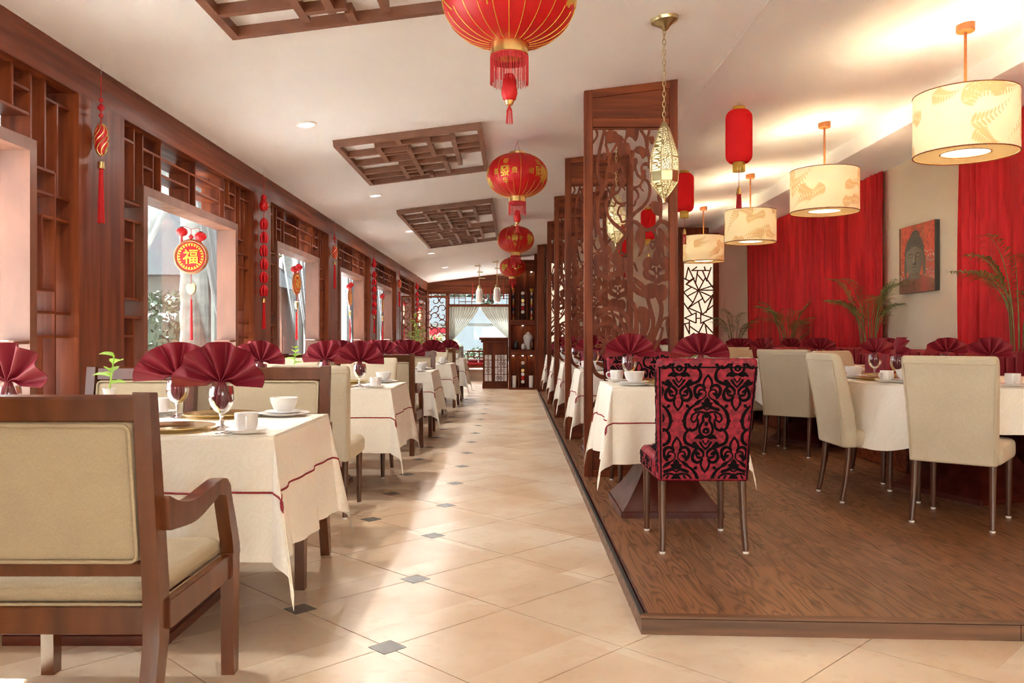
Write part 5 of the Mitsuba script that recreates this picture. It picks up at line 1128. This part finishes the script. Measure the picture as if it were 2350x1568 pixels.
def palm(x, y, h, n, L, seed, lab, az0=0):
    rg = np.random.default_rng(seed); k = Kit(); zb = PLAT
    k.add('pot', mov(lathe([(0, 0), (.08, 0), (.10, .02), (.125, .24), (.13, .26), (.115, .26), (.11, .23), (0, .23)], 28), x, y, zb), 'clay_pot')
    for q in range(n):
        az = az0 + 2 * PI * q / n + rg.uniform(-.3, .3); hb = rg.uniform(.45, .75) * h; bpt = np.array([x + .03 * math.cos(az), y + .03 * math.sin(az), zb + .25]); top = np.array([x + .09 * math.cos(az), y + .09 * math.sin(az), zb + hb])
        k.add('stem', tube([bpt, (bpt + top) / 2 + [0, 0, .02], top], [.009, .007, .006], 6), 'stem_brown')
        k.add('frond', frond(top, az, L * rg.uniform(.55, 1.25), (h - hb) * rg.uniform(.45, 1.15), seed * 20 + q), 'leaf_dark', False)
    k.place('potted_palm', at(0, 0), lab, 'potted plant', 'potted palms behind the sofas')
palm(4.30, 10.05, 1.74, 14, .60, 1, 'tallest feathery palm at the right end of the long red curtain')
palm(4.30, 13.0, 1.62, 14, .66, 2, 'spreading green palm in front of the middle of the long red curtain')
palm(4.05, 15.3, 1.58, 10, .50, 3, 'small dark palm against the cream wall beside the backlit lattice')
palm(4.30, 7.05, 1.86, 12, .62, 4, 'palm in front of the right-edge red curtain', .5)
# ------------------------------------------------------------------ far end: display shelves, reception desk, bench, plant
k = Kit(); x0, x1, y0, y1 = -.125, .495, 18.15, 18.60
zt = 2.86
k.add('back_panel', bx(x0, x1, y1 - .02, y1, 0, zt), 'wood_upright', False)
for x in (x0, x1 - .05): k.add('side_panel', bx(x, x + .05, y0, y1 - .02, 0, ceil_z(x) - .002), 'wood_upright', False)
k.add('top_board', bx(x0 + .05, x1 - .05, y0, y1 - .02, 2.60, 2.84), 'wood_crosswise', False)
for za, zb in ((0, .04), (.75, .87), (1.415, 1.53)): k.add('shelf', bx(x0 + .05, x1 - .05, y0, y1 - .02, za, zb), 'wood_crosswise', False)
for x in (.10, .28):
    k.add('divider', bx(x - .012, x + .012, y0 + .15, y1 - .02, 1.53, 2.60), 'wood_upright', False); k.add('divider', bx(x - .012, x + .012, y0 + .15, y1 - .02, .04, .75), 'wood_upright', False)
for x in (-.02, .19, .38):
    for z in (2.595, .745): k.add('spot_light', mov(lathe([(0, -.012), (.016, -.012), (.02, 0), (0, 0)], 12), x, y0 + .22, z), 'plain_white', False, emitter=glow((1, .62, .26), 85))
k.add('spot_light', mov(lathe([(0, -.012), (.016, -.012), (.02, 0), (0, 0)], 12), .19, y0 + .22, 1.41), 'plain_white', False, emitter=glow((1, .62, .26), 85))
k.place('display_shelf', at(0, 0), 'tall dark wood display shelf with three lit compartments at the aisle end', 'shelf')
ck = Kit()
stack = [('#b8863a', .034), ('#c23a2a', .022), ('#e8e0d0', .02), ('#2a3f7a', .022), ('#c23a2a', .02), ('#e0c060', .022), ('#e8e0d0', .02), ('#2a3f7a', .02), ('#d8d0c0', .022)]
for i_, (c, r) in enumerate(stack):
    bsdf('stripe_' + 'abcdefghi'[i_], c, .4)
    ck.add('band', lathe([(0, .068 * i_), (r, .068 * i_), (r * .9, .068 * i_ + .034), (r, .068 * i_ + .066), (0, .068 * i_ + .066)], 20), 'stripe_' + 'abcdefghi'[i_])
ck.add('cup', lathe([(0, .61), (.022, .612), (.048, .68), (.05, .69), (.04, .685), (0, .66)], 20), 'gold_paint')
for s, x in enumerate((-.02, .385)): ck.place('candlestick', at(x, 18.33, 1.53), f'tall striped candlestick on the {"left" if s == 0 else "right"} of the upper display shelf', 'candlestick', 'striped candlesticks on the display shelf')
mk = Kit()
for q, c in enumerate(('plain_white', 'black_iron', 'gold_metal', 'plain_white', 'lantern_red', 'plain_white')):
    mk.add('medallion', mov(rot(lathe([(0, -.008), (.036, -.008), (.04, 0), (.036, .008), (0, .008)], 24), 90, (1, 0, 0)), z=-.04 - .083 * q), c)
mk.add('string', tube([(0, 0, .10), (0, 0, -.50)], .002, 5), 'black_iron')
mk.place('medallion_string', at(.19, 18.30, 2.16), 'string of round medallions in the upper display compartment', 'ornament', 'medallion strings in the display shelf')
mk.place('medallion_string', at(.19, 18.30, .62), 'string of round medallions in the lowest display compartment', 'ornament', 'medallion strings in the display shelf')
egg = lambda r, h: lathe([(0, 0), (r * .55, .004)] + [(r * math.sin(t) ** .85, h * (.5 - .5 * math.cos(t)) ** 1.15) for t in np.linspace(.5, PI - .05, 16)] + [(0, h)], 28)
for nm, x, r, h, mt, lab in (('egg', .04, .062, .20, 'black_iron', 'glossy black egg ornament on the middle display shelf'), ('egg', .20, .048, .14, 'porcelain', 'white egg ornament on the middle display shelf'), ('egg', .395, .052, .21, 'wood_walnut', 'dark brown egg ornament at the right of the middle display shelf')):
    e = Kit(); e.add('', egg(r, h), mt, True); e.place(nm, at(x, 18.28, .87), lab, 'ornament')
e = Kit(); e.add('body', lathe([(0, 0), (.06, 0), (.07, .02), (.10, .2), (.115, .27), (.09, .33), (.045, .345), (0, .345)], 32), 'porcelain', True); e.add('lid', lathe([(.0, .345), (.05, .345), (.06, .37), (.02, .385), (.015, .40), (0, .405)], 20), 'porcelain', True)
e.place('vase', at(.31, 18.40, .87), 'large pale lidded jar on the middle display shelf', 'vase')
e = Kit(); e.add('', lathe([(0, 0), (.05, 0), (.052, .004), (.052, .26), (.046, .262), (.044, .02), (0, .02)], 28), 'plain_white', 30)
for s, x in enumerate((-.005, .375)): e.place('white_cylinder', at(x, 18.28, .04), f'white cylinder vase at the {"left" if s == 0 else "right"} of the lowest display compartment', 'vase', 'white cylinder vases in the display shelf')
# reception desk
d = Kit(); bw = 18.55
d.add('counter', bx(-.78, -.135, bw - .08, bw + .42, 1.09, 1.14, .006), 'wood_crosswise', False); d.add('cornice', bx(-.74, -.135, bw - .05, bw + .40, 1.03, 1.09, .004), 'wood_crosswise', False)
d.add('body', bx(-.70, -.135, bw, bw + .38, .12, 1.03), 'wood_upright', False); d.add('plinth', bx(-.71, -.135, bw - .012, bw + .39, 0, .12), 'wood_crosswise', False)
for xa, xb in ((-.665, -.50), (-.435, -.16)):
    d.add('white_panel', bx(xa, xb, bw - .008, bw, .16, .76), 'plain_white', False)
    w = xb - xa; nx = 2 if w < .2 else 4
    for q in range(nx + 1): d.add('lattice_bar', bx(xa + w * q / nx - .006, xa + w * q / nx + .006, bw - .02, bw - .008, .16, .76), 'wood_upright', False)
    for z in (.16, .32, .48, .64, .76): d.add('lattice_bar', bx(xa, xb, bw - .02, bw - .008, z - .006, z + .006), 'wood_crosswise', False)
    for z in ((.40, .56) if nx == 2 else (.24, .40, .56, .70)):
        for xq in ([xa + w / 2] if nx == 2 else [xa + w * (.25 + .25 * (int(z * 100) % 3)), xa + w * .5]):
            q4 = dia(xq, z, .05).difference(dia(xq, z, .038)); d.add('lattice_diamond', to_xz(extr(q4, .014), bw - .023), 'wood_upright', False)
d.place('reception_desk', at(0, 0), 'brown reception desk with white lattice front before the display shelf', 'desk')
b = Kit(); b.add('seat', bx(-1.25, -.62, 21.6, 22.05, .36, .42, .006), 'wood_crosswise', False); b.add('cushion', cushion(-1.24, -.63, 21.62, 22.03, .42, .50, .03), 'red_silk', True)
for x in (-1.22, -.66): b.add('leg', bx(x - .03, x + .03, 21.62, 22.02, 0, .36), 'wood_upright', False)
b.add('back_rail', bx(-1.25, -.62, 22.02, 22.06, .76, .80), 'wood_crosswise', False); b.add('back_rail', bx(-1.25, -.62, 22.02, 22.06, .62, .645), 'wood_crosswise', False)
for x in (-1.23, -1.07, -.93, -.79, -.64): b.add('back_bar', bx(x - .012, x + .012, 22.025, 22.055, .42, .76), 'wood_upright', False)
b.place('bench', at(0, 0), 'low wooden bench with red cushion under the far window', 'bench')
for q, x in enumerate((-1.08, -.80)):
    e = Kit(); e.add('', rot(mov(cushion(-.13, .13, -.13, .13, 0, .07, .03, .012), x, 21.8, .50), 0), 'maroon_velvet', True); e.place('bench_pillow', at(0, 0), f'{"left" if q == 0 else "right"} dark red pillow lying on the far bench', 'pillow', 'pillows on the far bench')
# leafy plant before the scroll screen
rg = np.random.default_rng(12); k = Kit(); px, py = -1.95, 16.35
k.add('pot', mov(lathe([(0, 0), (.11, 0), (.15, .32), (.155, .34), (.13, .34), (0, .30)], 28), px, py, 0), 'clay_pot')
lv = []
for q in range(9):
    a = rg.uniform(0, 6.28); tip = np.array([px + .32 * math.cos(a) * rg.uniform(.3, 1), py + .25 * math.sin(a), rg.uniform(1.2, 1.75)]); p = spline([(px, py, .3), ((px + tip[0]) / 2, (py + tip[1]) / 2, .3 + (tip[2] - .3) * .6), tip], 8)
    k.add('stem', tube(p, np.linspace(.008, .003, len(p)), 5), 'stem_brown')
    for _ in range(26):
        c = p[int(rg.uniform(.45, 1) * (len(p) - 1))]; aa = rg.uniform(0, 6.28); lv.append(leaf_mesh(c + rg.normal(0, .05, 3), (math.cos(aa), math.sin(aa), rg.uniform(-.4, .5)), (0, 0, 1), rg.uniform(.07, .13), .03, 4))
k.add('foliage', cat(lv), 'leaf_bright', True, kind='stuff'); k.place('potted_bush', at(0, 0), 'leafy green potted plant in front of the scroll screen', 'potted plant')
# ------------------------------------------------------------------ outside the windows
struct('ground', bx(-40, 30, -30, 60, -.32, -.20), 'paving', 'pale paving outside the windows')
rg = np.random.default_rng(21)
def leaf_cloud(n, fn, size, seed):
    r = np.random.default_rng(seed); P = fn(r, n); N = len(P); d = r.normal(size=(N, 3)); d /= np.linalg.norm(d, axis=1, keepdims=True); u = np.cross(d, r.normal(size=(N, 3))); u /= np.linalg.norm(u, axis=1, keepdims=True); s = size * r.uniform(.6, 1.3, (N, 1))
    v = np.stack([P - u * s * .45, P + d * s, P + u * s * .45, P - d * s], 1).reshape(-1, 3); i = np.arange(N)[:, None] * 4
    return tri(v, np.vstack([i + [0, 1, 2], i + [0, 2, 3]]))
def shell(x0, x1, y0, y1, z0, z1):
    def f(r, n):
        p = r.uniform(size=(n, 3)); ax = r.choice([0, 0, 1, 1, 2], n); p[np.arange(n), ax] = np.where(r.uniform(size=n) < .5, 0, 1); p += r.normal(0, .02, p.shape)
        return p * [x1 - x0, y1 - y0, z1 - z0] + [x0, y0, z0]
    return f
def ball(c, rad):
    def f(r, n):
        d = r.normal(size=(n, 3)); d /= np.linalg.norm(d, axis=1, keepdims=True); return np.array(c) + d * np.array(rad) * r.uniform(.55, 1, (n, 1)) ** .5
    return f
def plant(name, label, cat_, parts, group=None):
    k = Kit()
    for nm, m, mt, kd in parts: k.add(nm, m, mt, False, kind=kd)
    return k.place(name, at(0, 0), label, cat_, group)
plant('hedge', 'clipped green hedge outside the nearest fully visible left window', 'hedge', [('core', bx(-7.3, -3.72, 9.3, 9.75, -.2, 1.40, .1), 'leaf_hedge', None), ('foliage', cat([leaf_cloud(11000, shell(-7.5, -3.55, 9.05, 9.85, -.15, 1.58), .042, 1), leaf_cloud(6000, shell(-7.4, -3.62, 9.14, 9.8, -.15, 1.5), .045, 2)]), 'leaf_hedge', 'stuff')])
plant('palm_trunk', 'pale ringed palm trunk in front of the hedge outside the window', 'tree', [('trunk', lathe([(.15 + .012 * (q % 2), -.2 + .14 * q) for q in range(40)][::-1], 20).apply_translation([-3.36, 8.75, 0]), 'bark_pale', None), ('crown', leaf_cloud(500, ball((-3.36, 8.75, 5.6), (1.2, 1.2, .8)), .3, 5), 'leaf_hedge', 'stuff')])
sp = cat([leaf_mesh((-3.62, 8.1, .45), (math.cos(a) * .6, math.sin(a) * .6, e), (0, 0, 1), .62, .045, 5) for a, e in zip(rg.uniform(0, 6.28, 40), rg.uniform(.3, 1.6, 40))])
plant('spiky_plant', 'spiky grass-like plant below the hedge outside the window', 'plant', [('leaves', sp, 'leaf_hedge', 'stuff'), ('stem', tube([(-3.62, 8.1, -.2), (-3.62, 8.1, .5)], .03, 8), 'bark_pale', None)])
lv = [leaf_mesh((-3.25, 8.0, .35), (math.cos(a) * .8, -.3, e), (0, -.5, 1), l, w, 8) for a, e, l, w in ((2.6, 1.1, .75, .26), (2.0, 1.4, .6, .22), (.8, 1.3, .6, .24), (.2, .6, .6, .22), (3.0, .5, .6, .2))]
plant('broadleaf_plant', 'broad yellow-green leaves in front of the trunk outside the window', 'plant', [('leaf', m, 'leaf_yellow', None) for m in lv] + [('stem', tube([(-3.25, 8.0, -.2), (-3.25, 8.0, .4)], .03, 8), 'stem_brown', None)])
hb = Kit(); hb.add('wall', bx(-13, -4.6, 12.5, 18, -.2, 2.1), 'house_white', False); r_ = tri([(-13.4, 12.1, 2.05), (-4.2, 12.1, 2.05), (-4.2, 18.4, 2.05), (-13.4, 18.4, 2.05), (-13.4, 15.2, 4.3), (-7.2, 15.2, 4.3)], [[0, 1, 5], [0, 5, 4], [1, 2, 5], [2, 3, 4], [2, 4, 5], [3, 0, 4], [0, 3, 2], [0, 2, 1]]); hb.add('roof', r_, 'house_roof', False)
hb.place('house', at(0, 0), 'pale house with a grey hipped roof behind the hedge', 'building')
for q, (x, y, z, r) in enumerate(((-9, 20, 4.8, 2.2), (-5.6, 20.5, 5.2, 2.4), (-13, 22, 5, 2.6))):
    plant('garden_tree', ('bushy pale tree behind the grey roof, seen through the nearest full window', 'tall pale tree behind the right end of the grey roof', 'pale tree at the left behind the grey roof')[q], 'tree', [('crown', leaf_cloud(2200, ball((x, y, z), (r, r, r * .9)), .16, 30 + q), 'leaf_yellow', 'stuff'), ('trunk', tube([(x, y, -.2), (x, y, z)], [.18, .1], 8), 'bark_pale', None)])
# beyond the far window: palace-like pavilions with red walls and pale roofs
def pavilion(x, y, w, d_, z0, h, rh, lab):
    k = Kit(); k.add('wall', bx(x - w / 2, x + w / 2, y, y + d_, z0, z0 + h), 'palace_red', False); o = .35
    k.add('roof', tri([(x - w / 2 - o, y - o, z0 + h), (x + w / 2 + o, y - o, z0 + h), (x + w / 2 + o, y + d_ + o, z0 + h), (x - w / 2 - o, y + d_ + o, z0 + h), (x - w * .28, y + d_ / 2, z0 + h + rh), (x + w * .28, y + d_ / 2, z0 + h + rh)], [[0, 1, 5], [0, 5, 4], [1, 2, 5], [2, 3, 4], [2, 4, 5], [3, 0, 4], [0, 3, 2], [0, 2, 1]]), 'house_roof', False)
    k.add('eave_band', bx(x - w / 2 - .05, x + w / 2 + .05, y - .05, y, z0 + h - .15, z0 + h), 'house_white', False)
    for q in range(5): k.add('window', bx(x - w / 2 + w * (.12 + .18 * q), x - w / 2 + w * (.20 + .18 * q), y - .04, y, z0 + h * .35, z0 + h * .8), 'house_white', False)
    k.place('pavilion', at(0, 0), lab, 'building', 'red pavilions beyond the far window')
pavilion(-.9, 27.5, 3.2, 2.5, -.2, .95, .8, 'low red pavilion with pale roof, right of centre beyond the far window')
pavilion(-2.8, 32, 4.0, 3, -.2, 1.9, 1.1, 'taller red pavilion with pale roof, left beyond the far window')
pavilion(.6, 33, 3.4, 3, -.2, 2.2, 1.0, 'red pavilion with pale roof at the right beyond the far window')
for q, (x, y, z, r) in enumerate(((-3.2, 38, 3.2, 3.2), (2.2, 39, 3.4, 3.2), (-.2, 44, 3.6, 3.4))):
    plant('garden_tree', f'dark tree behind the red pavilions beyond the far window, {("left", "right", "farthest in the middle")[q]}', 'tree', [('crown', leaf_cloud(2600, ball((x, y, z), (r, r, r * .9)), .26, 80 + q), 'leaf_hedge', 'stuff'), ('trunk', tube([(x, y, -.2), (x, y, z)], [.2, .1], 8), 'bark_pale', None)])
for q, (x, y, r) in enumerate(((-2.2, 24.6, .75), (-1.1, 24.4, .5), (-.2, 25, .5))):
    plant('garden_bush', f'{("large pale", "small green", "low green")[q]} bush outside the far window, {("left", "middle", "right")[q]}', 'bush', [('foliage', leaf_cloud(900, ball((x, y, r * .7), (r, r, r)), .07, 60 + q), 'leaf_hedge' if q else 'leaf_yellow', 'stuff'), ('stem', tube([(x, y, -.2), (x, y, r * .7)], .03, 6), 'bark_pale', None)])
